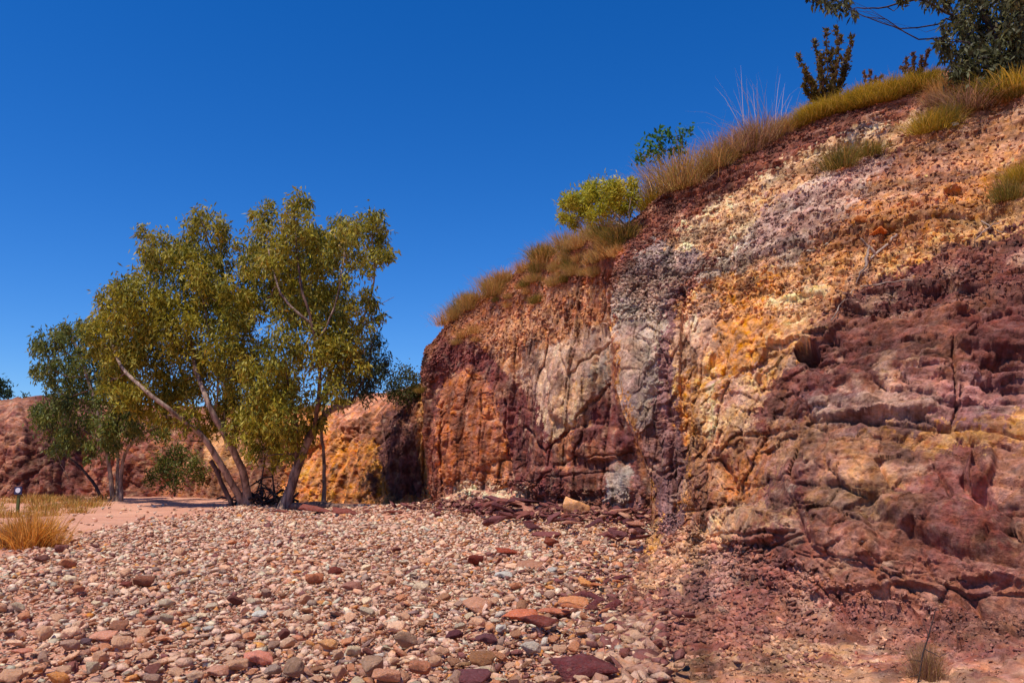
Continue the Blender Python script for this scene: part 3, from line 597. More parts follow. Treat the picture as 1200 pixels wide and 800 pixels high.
a2, b2, c2 = scatter(mb_['V'][ix] + mb_['N'][ix] * (s * .2)[:, None], s, cc, SMALL, .6)
tagobj(mesh_np('rock_rubble', np.concatenate([a, a2]), np.concatenate([b, b2 + len(a)]), M_STONE, np.concatenate([c, c2])), 'loose rubble crumbled from the ochre cliff', 'rubble', kind='stuff')

# individual stones
def stone_mesh(seed, flat, boxy, n=18, worn=.06, sub=2):
    bm = hull(n, seed, flat, boxy)
    bmesh.ops.dissolve_limit(bm, angle_limit=.2, verts=bm.verts, edges=bm.edges)
    bmesh.ops.bevel(bm, geom=list(bm.edges), offset=worn, segments=1, affect='EDGES', clamp_overlap=True)
    bmesh.ops.triangulate(bm, faces=bm.faces)
    for k in range(sub):
        bmesh.ops.subdivide_edges(bm, edges=[e for e in bm.edges if e.calc_length() > .28 / (k + 1)], cuts=1, use_grid_fill=False)
        bmesh.ops.triangulate(bm, faces=bm.faces)
    V, Fc = bm_np(bm); n_ = V / (np.linalg.norm(V, axis=1, keepdims=True) + 1e-6)
    V = V + n_ * (fbm(V * 2.2 + seed, 4, seed % 50)[:, None] * .07)
    me_o = mesh_np('stone', V, Fc, M_BOULD); me = me_o.data; bpy.data.objects.remove(me_o); return me
SHP = {'flat': [stone_mesh(40 + k, (1, .72, .26), .5) for k in range(4)], 'blocky': [stone_mesh(50 + k, (1, .75, .62), .55) for k in range(4)],
       'rounded': [stone_mesh(60 + k, (1, .74, .5), .25, 17, .08) for k in range(3)], 'angular': [stone_mesh(70 + k, (1, .7, .5), .25, 11, .03) for k in range(4)],
       'slab': [stone_mesh(80 + k, (1, .45, .13), .95, 11, .015) for k in range(6)]}
def put_stone(name, px, py, wpx, col, shape, label, cat, group=None, rz=0, tilt=(0, 0), k=0, hz=1., z=None, on=None):
    g = Vector(G(px, py)) if on is None else surf(*on)[0]
    if on is None:
        for _ in range(4): g = Vector(G(px, py, float(gz(g.x, g.y)) + .05))

    d = (g - Vector((0, 0, CAMH))).length; s = wpx / F * d / 2
    o = bpy.data.objects.new(name, SHP[shape][k % len(SHP[shape])]); COL.objects.link(o)
    o.scale = (s, s, s * hz); o.rotation_euler = (math.radians(tilt[0]), math.radians(tilt[1]), math.radians(rz))
    zh = {'flat': .2, 'blocky': .45, 'rounded': .38, 'angular': .35, 'slab': .16}[shape]
    o.location = g + Vector((0, 0, s * hz * zh)); o.color = (*(lin(col) * (np.array([1.25, 1.2, 1.12]) if sum(col) < 330 else np.array([1.62, 1.52, 1.36]))), 1)
    tagobj(o, label, cat, group); return o
MR = (112, 60, 62)
big = [
 ('boulder', 674, 606, 36, (196, 146, 108), 'blocky', 'tan pointed boulder standing against the foot of the maroon cliff', 'boulder', 20, (10, 20), 1, 1.15),
 ('stone', 655, 607, 16, (206, 148, 118), 'rounded', 'small rounded tan stone touching the left of the tan boulder', 'stone', 0, (0, 0), 0, 1),
 ('stone', 709, 672, 26, (104, 58, 56), 'angular', 'dark maroon wedge-shaped stone standing upright near the cliff corner', 'stone', 60, (50, 10), 0, 1.5),
 ('flat_stone', 718, 618, 44, (150, 84, 58), 'slab', 'long rust slab leaning up beside the yellow vein at the cliff corner', 'flat stone', 38, (20, -22), 0, 1),
 ('flat_stone', 706, 612, 40, MR, 'slab', 'purple-maroon slab lying behind the leaning rust slab', 'flat stone', 25, (10, -10), 1, 1.2),
 ('flat_stone', 688, 604, 26, (128, 74, 72), 'slab', 'small maroon slab just right of the tan pointed boulder', 'flat stone', 10, (5, 5), 2, 1.2),
 ('flat_stone', 634, 738, 56, (124, 66, 58), 'slab', 'big thick maroon slab with orange top tipped in the near gravel', 'flat stone', -28, (16, 12), 0, 1.9),
 ('flat_stone', 612, 724, 50, (186, 108, 82), 'flat', 'flat terracotta slab lying under the big tipped maroon slab', 'flat stone', 5, (4, 0), 1, .8),
 ('flat_stone', 650, 718, 44, (176, 108, 86), 'flat', 'thin pinkish slab just above the big tipped maroon slab', 'flat stone', -10, (-6, 4), 2, .6),
 ('flat_stone', 683, 790, 78, MR, 'slab', 'long dark maroon slab at the bottom edge by the dirt bank', 'flat stone', 8, (26, -5), 3, 1.5),
 ('flat_stone', 552, 796, 52, (122, 74, 78), 'flat', 'flat purple slab cut by the bottom edge of the picture', 'flat stone', 0, (12, 0), 3, .8),
 ('flat_stone', 697, 706, 36, (110, 58, 60), 'slab', 'maroon bar-shaped slab sloping down to the right near the bank', 'flat stone', -42, (10, 12), 1, 1.6),
 ('flat_stone', 716, 714, 34, (118, 62, 62), 'slab', 'maroon slab leaning up against the edge of the dirt bank', 'flat stone', 32, (10, -20), 2, 1.6),
 ('flat_stone', 672, 708, 40, (190, 128, 92), 'flat', 'broad orange-tan flat slab left of the two maroon bars', 'flat stone', -20, (8, 4), 0, .8),
 ('flat_stone', 560, 712, 44, (176, 128, 106), 'flat', 'tilted tan slab in the middle of the near gravel', 'flat stone', -30, (14, 10), 1, 1),
 ('flat_stone', 620, 666, 44, (150, 108, 90), 'flat', 'long brown slab in the middle of the bed below the tan boulder', 'flat stone', -24, (10, 4), 2, .9),
 ('flat_stone', 594, 648, 32, (150, 72, 54), 'slab', 'rust red slab lying flat in the gravel below the cliff', 'flat stone', -8, (8, 2), 3, 1.2),
 ('stone', 646, 640, 22, (142, 76, 58), 'blocky', 'squarish rust brown stone between the rust slab and the cliff corner', 'stone', 30, (4, 10), 2, 1),
 ('flat_stone', 640, 628, 40, (122, 72, 72), 'flat', 'wide mauve slab lying behind the squarish rust stone', 'flat stone', -14, (6, 2), 3, .6),
 ('stone', 557, 660, 20, (120, 54, 44), 'blocky', 'dark red blocky stone in the middle of the bed', 'stone', 10, (0, 0), 0, 1),
 ('stone', 474, 760, 36, (158, 128, 110), 'angular', 'large grey-tan angular stone casting a dark shadow to its right', 'stone', 20, (12, 8), 1, 1.2),
 ('stone', 492, 788, 26, (186, 124, 98), 'blocky', 'tan block below the large grey-tan angular stone', 'stone', 0, (0, 6), 1, 1),
 ('stone', 565, 778, 34, (150, 106, 78), 'rounded', 'smooth brown oval stone above the flat purple slab', 'stone', 0, (0, 0), 1, 1),
 ('stone', 621, 765, 28, (190, 178, 166), 'rounded', 'pale grey rough stone right of the smooth brown stone', 'stone', 0, (0, 0), 2, 1.1),
 ('stone', 530, 748, 26, (108, 62, 68), 'rounded', 'round maroon stone near the middle bottom of the bed', 'stone', 0, (0, 0), 0, .9),
 ('stone', 570, 752, 28, (120, 76, 80), 'flat', 'purple flat stone right of the round maroon stone', 'stone', 0, (0, 0), 0, 1.4),
 ('stone', 587, 740, 20, (214, 206, 194), 'angular', 'small whitish pointed stone left of the big tipped maroon slab', 'stone', 30, (0, 0), 2, 1.1),
 ('stone', 640, 780, 20, (206, 170, 146), 'rounded', 'small pale tan stone above the left end of the long maroon slab', 'stone', 0, (0, 0), 0, 1.1),
 ('stone', 656, 764, 18, (212, 168, 140), 'rounded', 'small round cream stone beside the bare dirt patch', 'stone', 0, (0, 0), 1, 1.1),
 ('stone', 590, 676, 24, (186, 184, 178), 'flat', 'light grey flat stone in the middle of the bed', 'stone', -20, (0, 0), 0, 1.2),
 ('stone', 645, 672, 18, (176, 172, 166), 'rounded', 'light grey round stone with a maroon neighbour', 'stone', 0, (0, 0), 0, 1),
 ('stone', 493, 692, 22, (212, 190, 164), 'angular', 'cream angular stone left of centre of the bed', 'stone', 15, (0, 0), 0, 1),
 ('stone', 168, 686, 24, (150, 96, 76), 'blocky', 'brown block standing alone among pale gravel on the left', 'stone', 10, (4, 0), 0, .9),
 ('stone', 148, 686, 16, (140, 74, 62), 'flat', 'small rust stone touching the left of the lone brown block', 'stone', 10, (4, 0), 1, 1.2),
 ('stone', 45, 658, 22, (120, 78, 70), 'angular', 'dark brown hooded stone below the straw tuft on the left', 'stone', 10, (10, 0), 3, 1),
 ('stone', 139, 738, 22, (156, 108, 88), 'rounded', 'rounded brown stone behind the long pink slab on the left', 'stone', 0, (0, 0), 1, 1.1),
 ('flat_stone', 122, 747, 34, (206, 146, 124), 'flat', 'long pale pink slab in the left foreground', 'flat stone', -5, (4, 0), 2, .9),
 ('stone', 215, 735, 14, (220, 148, 84), 'rounded', 'small smooth orange cobble on the left', 'stone', 0, (0, 0), 0, 1),
 ('stone', 244, 738, 14, (200, 196, 190), 'flat', 'small whitish chip to the right of the orange cobble', 'stone', 0, (0, 0), 3, 1.6),
 ('stone', 303, 776, 36, (214, 140, 122), 'flat', 'pink flat stone with a raised edge in the near middle foreground', 'stone', 10, (0, 8), 0, 1.4),
 ('stone', 318, 790, 22, (170, 146, 134), 'rounded', 'grey rounded stone just below the pink flat stone', 'stone', 0, (0, 0), 0, 1.2),
 ('stone', 384, 760, 26, (216, 160, 112), 'rounded', 'pale orange oval cobble in the near foreground', 'stone', 0, (0, 0), 2, 1),
 ('stone', 345, 790, 24, (160, 130, 112), 'blocky', 'grey-brown upright block at the bottom edge', 'stone', 10, (0, 20), 3, 1.5),
 ('stone', 368, 683, 22, (176, 112, 84), 'blocky', 'terracotta block halfway up the left of the bed', 'stone', 30, (0, 0), 1, 1),
 ('stone', 412, 690, 28, (150, 104, 92), 'flat', 'mauve-brown flat stone right of the terracotta block', 'stone', 0, (0, 0), 1, 1.3),
 ('stone', 304, 722, 20, (208, 206, 200), 'flat', 'whitish flat stone in the left middle gravel', 'stone', 0, (0, 0), 2, 1.5),
 ('stone', 393, 672, 18, (126, 62, 52), 'blocky', 'dark red stone on the pale gravel left of centre', 'stone', 0, (0, 0), 3, .9),
 ('stone', 435, 790, 40, (168, 136, 116), 'angular', 'big greyish sloping stone at the bottom, left of centre', 'stone', 60, (20, 0), 2, 1.3),
 ('stone', 452, 798, 34, (204, 148, 122), 'blocky', 'big pinkish block cut by the bottom edge', 'stone', 15, (0, 4), 2, .9),
 ('stone', 22, 765, 28, (206, 138, 118), 'angular', 'flat pinkish triangular stone in the far left corner', 'stone', 0, (0, 0), 3, .6),
 ('stone', 100, 755, 16, (124, 96, 100), 'angular', 'small mauve-grey stone left of the long pink slab', 'stone', 0, (0, 0), 0, 1),
 ('stone', 255, 790, 30, (202, 148, 126), 'flat', 'pinkish flat stone at the bottom edge left of the pink stone', 'stone', 0, (0, 0), 1, 1.3),
]
for b_ in big:
    put_stone(b_[0], b_[1], b_[2], b_[3], b_[4], b_[5], b_[6], b_[7], 'large loose stones on the creek bed', b_[8], b_[9], b_[10], b_[11])
# slate heap at the foot of the maroon wall
heap = 'maroon slate slab in the broken heap '
for k in range(84):
    u = random.random(); px = 566 + u * 190 if k % 3 else 560 + random.random() * 80; base = np.interp(px, [560, 640, 700, 760], [597, 602, 608, 622]); py = base + random.uniform(-6, 22) * (.55 + .8 * u)
    if 652 < px < 696 and py < 612: continue
    zn = 'at the foot of the maroon wall' if px < 650 else 'between the tan boulder and the bluff corner' if py < 625 else 'spilling down beside the bluff corner'
    wd = random.uniform(14, 36); ci = k % 5; tl = (random.uniform(-20, 28), random.uniform(-28, 24))
    cn = ['maroon', 'purple', 'dark plum', 'dusty pink', 'rust maroon'][ci]; sz = 'small' if wd < 21 else 'medium' if wd < 29 else 'large'; st_ = 'steeply tipped' if abs(tl[0]) + abs(tl[1]) > 24 else 'flat-lying'
    o = put_stone('flat_stone', px, py, wd, [MR, (112, 68, 70), (92, 54, 58), (150, 104, 92), (122, 72, 66)][ci], 'slab', f'{sz} {st_} {cn} slate slab {zn}', 'flat stone', f'{sz} {st_} {cn} slabs {zn}', random.uniform(-40, 50), tl, k, random.uniform(1.2, 2.2))
    o.location.z += random.uniform(.05, .22)
for k in range(12):
    px = random.uniform(672, 728); py = random.uniform(660, 745)
    put_stone('flat_stone', px, py, random.uniform(18, 34), random.choice([MR, (130, 76, 70), (176, 108, 78)]), 'slab', 'maroon or rust slab fragment on the gravel along the dirt bank', 'flat stone', 'slab fragments along the dirt bank', random.uniform(-40, 50), (random.uniform(-10, 20), random.uniform(-20, 20)), k, random.uniform(1.1, 1.8)).location.z += .05
for px, py, wd, rz in [(370, 601, 50, -22), (405, 603, 40, -8), (350, 597, 34, -35), (462, 603, 30, 20), (485, 600, 38, 30), (330, 602, 26, 8)]:
    put_stone('flat_stone', px, py, wd, (120, 66, 58), 'slab', 'rust slab lying on the gravel edge right of the gum trunks', 'flat stone', 'slabs beside the gum trunks', rz, (8, 6), int(px), 1.2)
# graded stones, the largest in view
names = [p[1] for p in PAL]; made = 0; taken = [(b_[1], b_[2]) for b_ in big]
sh = ['flat', 'blocky', 'rounded', 'angular']
while made < 215:
    py = 632 + 180 * random.random() ** .75; px = random.uniform(-10, 722)
    if py < 690 and px < 60: continue
    if any(abs(px - a) < 16 and abs(py - b) < 9 for a, b in taken): continue
    taken.append((px, py)); g = G(px, py); ci = int(stone_cols(np.array([g[0]]), np.array([g[1]]))[0]); c = np.array(PAL[ci][0]) * random.uniform(.9, 1.06); s = random.choice(['flat', 'blocky', 'angular', 'angular', 'flat', 'rounded'])
    wd = random.uniform(11, 18) * (1 + (py - 640) / 330)
    zone = ('left' if px < 240 else 'middle' if px < 480 else 'right') + (' near' if py > 735 else ' halfway') 
    zl = {'left near': 'in the near left foreground gravel', 'left halfway': 'halfway up the left side of the bed', 'middle near': 'in the near middle foreground gravel', 'middle halfway': 'halfway up the middle of the bed',
          'right near': 'in the near gravel towards the dirt bank', 'right halfway': 'halfway up the bed towards the cliff'}[zone]
    put_stone('stone', px, py, wd, c, s, f'{names[ci]} {s} stone lying {zl}', 'stone', f'{names[ci]} {s} stones {zl}', random.uniform(0, 180), (random.gauss(0, 12), random.gauss(0, 12)), made, random.uniform(.8, 1.15)); made += 1
for px, py, wd, c, lb in [(1118, 150, 14, (190, 206, 200), 'pale greenish stone among dry grass high on the bluff'), (967, 288, 10, (196, 206, 196), 'pale green pebble on the orange slope'), (948, 295, 7, (200, 190, 170), 'tiny cream chip on the orange slope'),
                          (1027, 275, 26, (196, 108, 50), 'orange rounded rock jutting from the upper slope'), (1008, 262, 18, (176, 104, 54), 'smaller orange rock above and left of the jutting round one'), (770, 778, 10, (222, 180, 150), 'small cream stone lying on the talus dirt'), (1010, 635, 8, (226, 214, 196), 'tiny white chip lodged in the maroon rock'),
                          (765, 648, 16, (222, 164, 90), 'yellow stained stone below the yellow vein'), (905, 690, 20, (130, 70, 66), 'maroon lump at the foot of the bluff')]:
    put_stone('stone', px, py, wd, c, 'angular', lb, 'stone', None, 20, (10, 5), px, 1.1, on=(px, py))

# ------------------------------------------------------------------ plants
class MB:
    def __init__(s): s.V = []; s.F = []; s.C = []; s.n = 0
    def tube(s, pts, rad, sides=7):
        pts = [Vector(p) for p in pts]; ring = []
        for i, p in enumerate(pts):
            t = (pts[min(i + 1, len(pts) - 1)] - pts[max(i - 1, 0)]).normalized(); a = t.orthogonal().normalized() if abs(t.z) < .99 else Vector((1, 0, 0))
            a = (Vector((0, 1, 0)) - t * t.y).normalized() if abs(t.y) < .95 else a; b = t.cross(a)
            for k in range(sides):
                an = 2 * math.pi * k / sides; s.V.append(p + (a * math.cos(an) + b * math.sin(an)) * rad[i] * random.uniform(.92, 1.08))
        for i in range(len(pts) - 1):
            for k in range(sides):
                q = s.n + i * sides; s.F.append((q + k, q + (k + 1) % sides, q + sides + (k + 1) % sides, q + sides + k))
        s.n += len(pts) * sides
    def build(s, name, mat, parent=None, off=None):
        V = np.array([v[:] for v in s.V])
        if off is not None: V = V - np.array(off)
        return mesh_np(name, V, s.F, mat, parent=parent, smooth=True)
def wig(pts, n=5, amp=.05):
    out = []; pts = [Vector(p) for p in pts]
    for i in range(len(pts) - 1):
        p0 = pts[max(i - 1, 0)]; p1 = pts[i]; p2 = pts[i + 1]; p3 = pts[min(i + 2, len(pts) - 1)]
        for k in range(n):
            f = k / n; q = .5 * (2 * p1 + (p2 - p0) * f + (2 * p0 - 5 * p1 + 4 * p2 - p3) * f * f + (3 * p1 - p0 - 3 * p2 + p3) * f ** 3)
            out.append(q + Vector([random.gauss(0, amp) for _ in range(3)]) * (0 if i + k == 0 else 1))
    out.append(pts[-1]); return out
def leaves(cent, n_per, L, Wd, cols, droop=.7, sub=10, spread_=.34, jit=.28):
    """cent: (m,4) centres + radius; returns kite-shaped leaves hung in sub-clusters"""
    Ps = []; Ls = []; Cb = []
    for (x, y, z, r), n in zip(cent, n_per):
        q = rng.normal(0, 1, (sub, 3)); q /= np.linalg.norm(q, axis=1, keepdims=True); q *= (rng.random((sub, 1)) ** .45) * r * .82
        k = rng.integers(0, sub, n); o = rng.normal(0, 1, (n, 3)) * r * spread_ * np.array([.95, .95, 1.35])
        o[:, 2] -= abs(rng.normal(0, .25, n)) * r * spread_; Ps.append(np.array([x, y, z]) + q[k] + o); Cb.append((rng.random(sub))[k])
    Pp = np.concatenate(Ps); cb = np.concatenate(Cb); n = len(Pp)
    d = rng.normal(0, 1, (n, 3)); d[:, 2] -= droop * 2; d /= np.linalg.norm(d, axis=1, keepdims=True)
    sx = rng.normal(0, 1, (n, 3)); sx -= d * (sx * d).sum(1, keepdims=True); sx /= np.linalg.norm(sx, axis=1, keepdims=True)
    l = L * rng.uniform(.6, 1.3, (n, 1)); w = Wd * rng.uniform(.7, 1.3, (n, 1))
    V = np.stack([Pp, Pp + d * l * .45 + sx * w, Pp + d * l, Pp + d * l * .45 - sx * w], 1).reshape(-1, 3)
    Fc = np.arange(4 * n).reshape(n, 4)
    cols = np.array([lin(c) for c in cols]); m = len(cols)
    u = np.clip(cb * .75 + rng.random(n) * .25 + rng.normal(0, jit * .3, n), 0, .999) * (m - 1); i = u.astype(int); f = (u - i)[:, None]
    C = cols[i] * (1 - f) + cols[np.minimum(i + 1, m - 1)] * f; C = C * rng.uniform(.75, 1.25, (n, 1))
    return V, Fc, np.repeat(C, 4, 0)
OLIVE = [(76, 84, 28), (110, 110, 32), (146, 136, 36), (184, 164, 50), (154, 150, 62), (180, 136, 44)]
GREEN = [(64, 78, 34), (92, 102, 42), (122, 126, 52), (150, 138, 66)]
GREYG = [(58, 66, 40), (84, 92, 58), (120, 124, 84)]
def tree(name, base, d, stems, clumps, label, cat, group=None, bark=M_BARKW, cols=OLIVE, L=.2, Wd=.028, dens_=1.0, depth=2.2, twig=True, droop=.7, cat_parts=('trunk', 'crown')):
    b0 = G(*base) if d is None else P(base[0], base[1], d)
    b0 = Vector(b0); D0 = b0.y; root = empty(name, b0); tagobj(root, label, cat, group)
    segs = []; first = True
    for st in stems:
        pts, r0, r1 = st[0], st[1], st[2]; m = st[3] if len(st) > 3 else bark
        W = [Vector(P(q[0], q[1], D0 + (q[2] if len(q) > 2 else 0))) for q in pts]
        W = wig(W, 4, .012)
        r0 *= .62; R = [r0 + (r1 - r0) * (i / (len(W) - 1)) ** .8 for i in range(len(W))]
        if abs(pts[0][1] - base[1]) < 8: W[0] = W[0] - Vector((0, 0, .15)); R[0] *= 1.5; R[1] *= 1.12
        mb = MB(); mb.tube(W, R, 9); mb.build('trunk' if abs(pts[0][1] - base[1]) < 8 else 'limb', m, root, b0)
        segs += list(zip(W, R))
    tw = MB(); cent = []; ns = []; sat = []
    if cat == 'tree' and len(clumps) > 12:
        for c in clumps:
            for _ in range(3):
                a_ = random.uniform(0, 6.28); sat.append((c[0] + math.cos(a_) * c[2] * .95, c[1] + math.sin(a_) * c[2] * .85 + c[2] * .15, c[2] * random.uniform(.35, .6)))
    for ci_, c in enumerate(list(clumps) + sat):
        dp = c[3] if len(c) > 3 else random.uniform(-1, 1) * depth
        w = P(c[0], c[1], D0 + dp); r = c[2] / F * D0
        cent.append((*w, r)); ns.append(int(dens_ * 5200 * (c[2] / 25) ** 2 * (D0 / 36) ** 2 * (.2 / L) * (.028 / Wd) * .30))
        if twig and ci_ < len(clumps):
            wv = Vector(w); best = min(segs, key=lambda s_: (s_[0] - wv).length + (3 if s_[0].z > wv.z else 0) + s_[1] * 0)
            mid = best[0].lerp(wv, .5) + Vector((random.gauss(0, .15), random.gauss(0, .15), -.12 * (wv - best[0]).length))
            q = wig([best[0], mid, wv], 4, .04); r_ = min(best[1] * .6, .05)
            tw.tube(q, [r_ * (1 - .75 * i / (len(q) - 1)) for i in range(len(q))], 5)
            for k in range(5):
                e = wv + Vector([random.gauss(0, 1) for _ in range(3)]).normalized() * r * .9; s0 = q[random.randint(len(q) // 2, len(q) - 1)]
                tw.tube([s0, s0.lerp(e, .5) + Vector((0, 0, .06)), e], [r_ * .3, r_ * .22, r_ * .1], 4)
    if twig: tw.build('branches', bark if bark is M_BARKD else M_BARKB, root, b0)['kind'] = 'stuff'
    V, Fc, C = leaves(cent, ns, L, Wd, cols, droop)
    mesh_np('crown' if cat == 'tree' else 'foliage', V - np.array(b0), Fc, M_LEAF, C, root)
    return root
tree('gum_tree', (280, 592), 34.5, [
  ([(286, 592), (268, 560, -.6), (240, 515, -1.3), (215, 492, -1.8), (176, 462, -2.3), (142, 428, -1.2), (128, 392, 0)], .26, .05),
  ([(292, 593), (283, 548, -.6), (262, 508, -1.2), (243, 470, -1.6), (226, 420, -.8), (216, 350, .2), (210, 290, .5)], .29, .05),
  ([(272, 592), (262, 570), (252, 548), (247, 540)], .15, .09, M_BARKB), ([(262, 508, -.2), (266, 450), (276, 380, .4), (256, 300, .4)], .12, .04, M_BARKB),
  ([(240, 515, .3), (225, 470, 1), (200, 400, 1.2), (182, 330, 1)], .10, .03), ([(215, 492, .4), (190, 500, .3), (170, 506, .1)], .05, .015, M_BARKB), ([(250, 490, -.2), (256, 455, -.8), (246, 400, -1), (236, 340, -1)], .08, .025),
  ([(243, 520, .3), (235, 517, -.2), (222, 517, -.4)], .05, .02, M_BARKD)],
  [(240, 268, 20), (216, 288, 20), (190, 282, 15), (178, 318, 24), (214, 330, 28), (253, 318, 26), (150, 350, 24), (130, 362, 20), (118, 392, 18), (158, 392, 28), (203, 388, 32), (245, 372, 28), (150, 430, 24), (190, 436, 28), (233, 430, 28), (270, 412, 24),
   (172, 470, 16), (212, 462, 20), (284, 362, 18), (266, 468, 20), (284, 448, 22), (262, 288, 16), (122, 372, 14), (232, 250, 9), (168, 270, 9), (176, 298, 14), (196, 360, 24), (136, 402, 20), (228, 300, 18), (180, 412, 26), (255, 400, 24), (222, 490, 14), (250, 494, 16), (150, 462, 18), (128, 440, 16), (196, 484, 14), (282, 500, 14), (290, 425, 18), (268, 340, 16), (290, 330, 16), (288, 390, 18), (294, 300, 14), (286, 360, 16), (238, 330, 24), (160, 370, 22)],
  'broad olive gum tree with three pale trunks fanning left from one base', 'tree', None, M_BARKW, OLIVE, dens_=.98, L=.25, Wd=.034)
tree('gum_tree', (338, 595), 32.5, [
  ([(333, 596), (345, 556), (362, 515), (378, 490), (392, 478), (410, 474)], .35, .10, M_BARKW), ([(362, 515), (372, 480, -.8), (374, 430, -1.4), (366, 380, -1.8), (352, 330, -1.8), (346, 262, -1)], .16, .035, M_BARKB),
  ([(372, 480, .2), (392, 425, -.4), (420, 385, -.6), (438, 330, -.6), (436, 275, -.4)], .11, .03, M_BARKB), ([(366, 380, -1.8), (340, 358, -1.9), (325, 335, -1.6), (312, 280, .7)], .09, .03), ([(372, 400, -1.6), (392, 360, -1.8), (402, 310, -1.4), (404, 285, -.9)], .07, .02),
  ([(420, 385, -.6), (440, 360, -.8), (462, 348, -1)], .03, .008, M_DEAD), ([(345, 556), (348, 500, -.5), (338, 450, -.8), (332, 410, -.9)], .10, .03, M_BARKB), ([(410, 474), (428, 440, -.3), (436, 400, -.5)], .08, .02, M_BARKD)],
  [(350, 233, 12), (346, 252, 17), (312, 250, 17), (304, 278, 22), (340, 286, 26), (374, 290, 20), (325, 318, 24), (360, 328, 26), (400, 274, 20), (426, 268, 22), (448, 284, 14), (440, 256, 12), (404, 300, 20), (394, 345, 26), (426, 350, 16), (308, 350, 20),
   (345, 368, 26), (380, 380, 24), (412, 392, 22), (442, 374, 9), (330, 404, 24), (370, 418, 24), (404, 428, 22), (322, 440, 22), (347, 460, 24), (388, 456, 16), (330, 488, 20), (350, 505, 15), (308, 470, 20), (424, 300, 16), (450, 300, 10), (330, 300, 18), (380, 352, 20), (338, 510, 12), (296, 500, 14), (300, 525, 11), (326, 535, 12), (366, 490, 12), (345, 530, 10), (292, 440, 16), (366, 300, 22), (350, 350, 24), (392, 405, 20), (366, 268, 9), (300, 310, 16), (318, 512, 10)],
  'tall olive gum tree with a thick pale trunk leaning right', 'tree', None, M_BARKW, OLIVE, dens_=.98, L=.25, Wd=.034)
tree('gum_tree', (378, 590), 36, [([(379, 590), (380, 555), (379, 530), (377, 500), (383, 460), (398, 430)], .15, .05)], [(428, 410, 18), (440, 438, 18), (432, 455, 14), (410, 448, 18), (440, 400, 12), (446, 425, 14), (395, 440, 14)],
  'slim white-trunked gum tree just right of the leaning trunk', 'tree', None, M_BARKW, GREYG, dens_=1.0, depth=1)
for px, top, lean, lb in [(304, 470, 6, 'thin young gum stem between the two big gums, nearer the left'), (322, 480, -4, 'thin young gum stem close to the left of the leaning trunk')]:
    tree('young_gum_tree', (px, 592), 37, [([(px, 592), (px + lean, 540), (px + lean * 1.6, 500), (px + lean * 2, top)], .07, .02, M_BARKB)], [(px + lean, 500, 15), (px + lean * 2, 475, 17), (px - 4, 485, 13), (px + 10, 455, 15), (px + 3, 525, 9)], lb, 'tree', None, M_BARKB, GREEN, depth=.8)
tree('gum_tree', (136, 588), 40, [([(133, 588), (128, 545), (118, 500), (102, 440), (88, 402)], .2, .05), ([(141, 588), (144, 540), (162, 512, -.3), (205, 490, -.5), (212, 486, -.5)], .17, .03), ([(122, 588), (108, 564), (88, 542), (64, 524)], .15, .04, M_BARKD), ([(137, 588), (138, 520, .5), (132, 450, .6), (122, 400, .6)], .14, .04),
  ([(64, 524), (72, 545, .2), (80, 560, .2)], .03, .01, M_DEAD), ([(162, 512, -.3), (182, 500, -1), (210, 496, -1)], .04, .01, M_DEAD)],
  [(58, 402, 16), (88, 394, 16), (52, 430, 13), (84, 424, 20), (114, 428, 22), (68, 458, 18), (100, 462, 22), (138, 452, 22), (58, 492, 16), (90, 500, 18), (124, 498, 18), (160, 490, 16), (182, 502, 12), (74, 518, 13), (48, 482, 11), (106, 388, 12), (110, 528, 11), (140, 480, 18), (72, 388, 10), (130, 520, 10)],
  'smaller dark green gum tree with several white trunks at the far left of the grove', 'tree', None, M_BARKW, GREEN, L=.25, Wd=.036, dens_=1.1)
def bushy(name, px, py, d, clumps, label, cols, L, Wd, nstem=5, bark=M_BARKD, dens_=1, depth=.6, droop=-.3, sr=.02):
    st = []
    for k in range(nstem):
        c = clumps[int(k * len(clumps) / nstem)]; st.append(([(px, py), ((px + c[0]) / 2 + random.uniform(-2, 2), (py + c[1]) / 2 + 1, random.uniform(-.2, .2)), (c[0], c[1])], sr, sr * .3))
    return tree(name, (px, py), d, st, clumps, label, 'shrub', None, bark, cols, L, Wd, dens_, depth, True, droop)
bushy('shrub', 205, 578, 42, [(190, 545, 14), (210, 535, 16), (228, 545, 14), (205, 560, 14), (180, 560, 10), (236, 560, 10)], 'green bush at the foot of the far cliff behind the gum trunks', GREEN, .2, .03)
bushy('shrub', 477, 470, 38.5, [(462, 450, 12), (476, 440, 12), (488, 448, 10), (470, 462, 12), (486, 462, 9), (455, 462, 8)], 'dark green bush on the cliff edge between the grove and the maroon wall', [(60, 66, 30), (84, 86, 40), (104, 98, 50)], .16, .03)
bushy('shrub', 4, 470, 52, [(4, 455, 10), (-8, 458, 12), (10, 462, 7), (0, 448, 7)], 'dark tree top rising over the far cliff at the left edge', [(40, 56, 32), (60, 78, 40)], .25, .05)
bushy('shrub', 60, 470, 54, [(30, 468, 5), (50, 467, 4), (75, 466, 5), (20, 470, 4)], 'low scrub on the rim of the far left cliff', [(70, 84, 50), (100, 100, 60)], .2, .04)
def ground_at(px, py): p, n = surf(px, py); return p
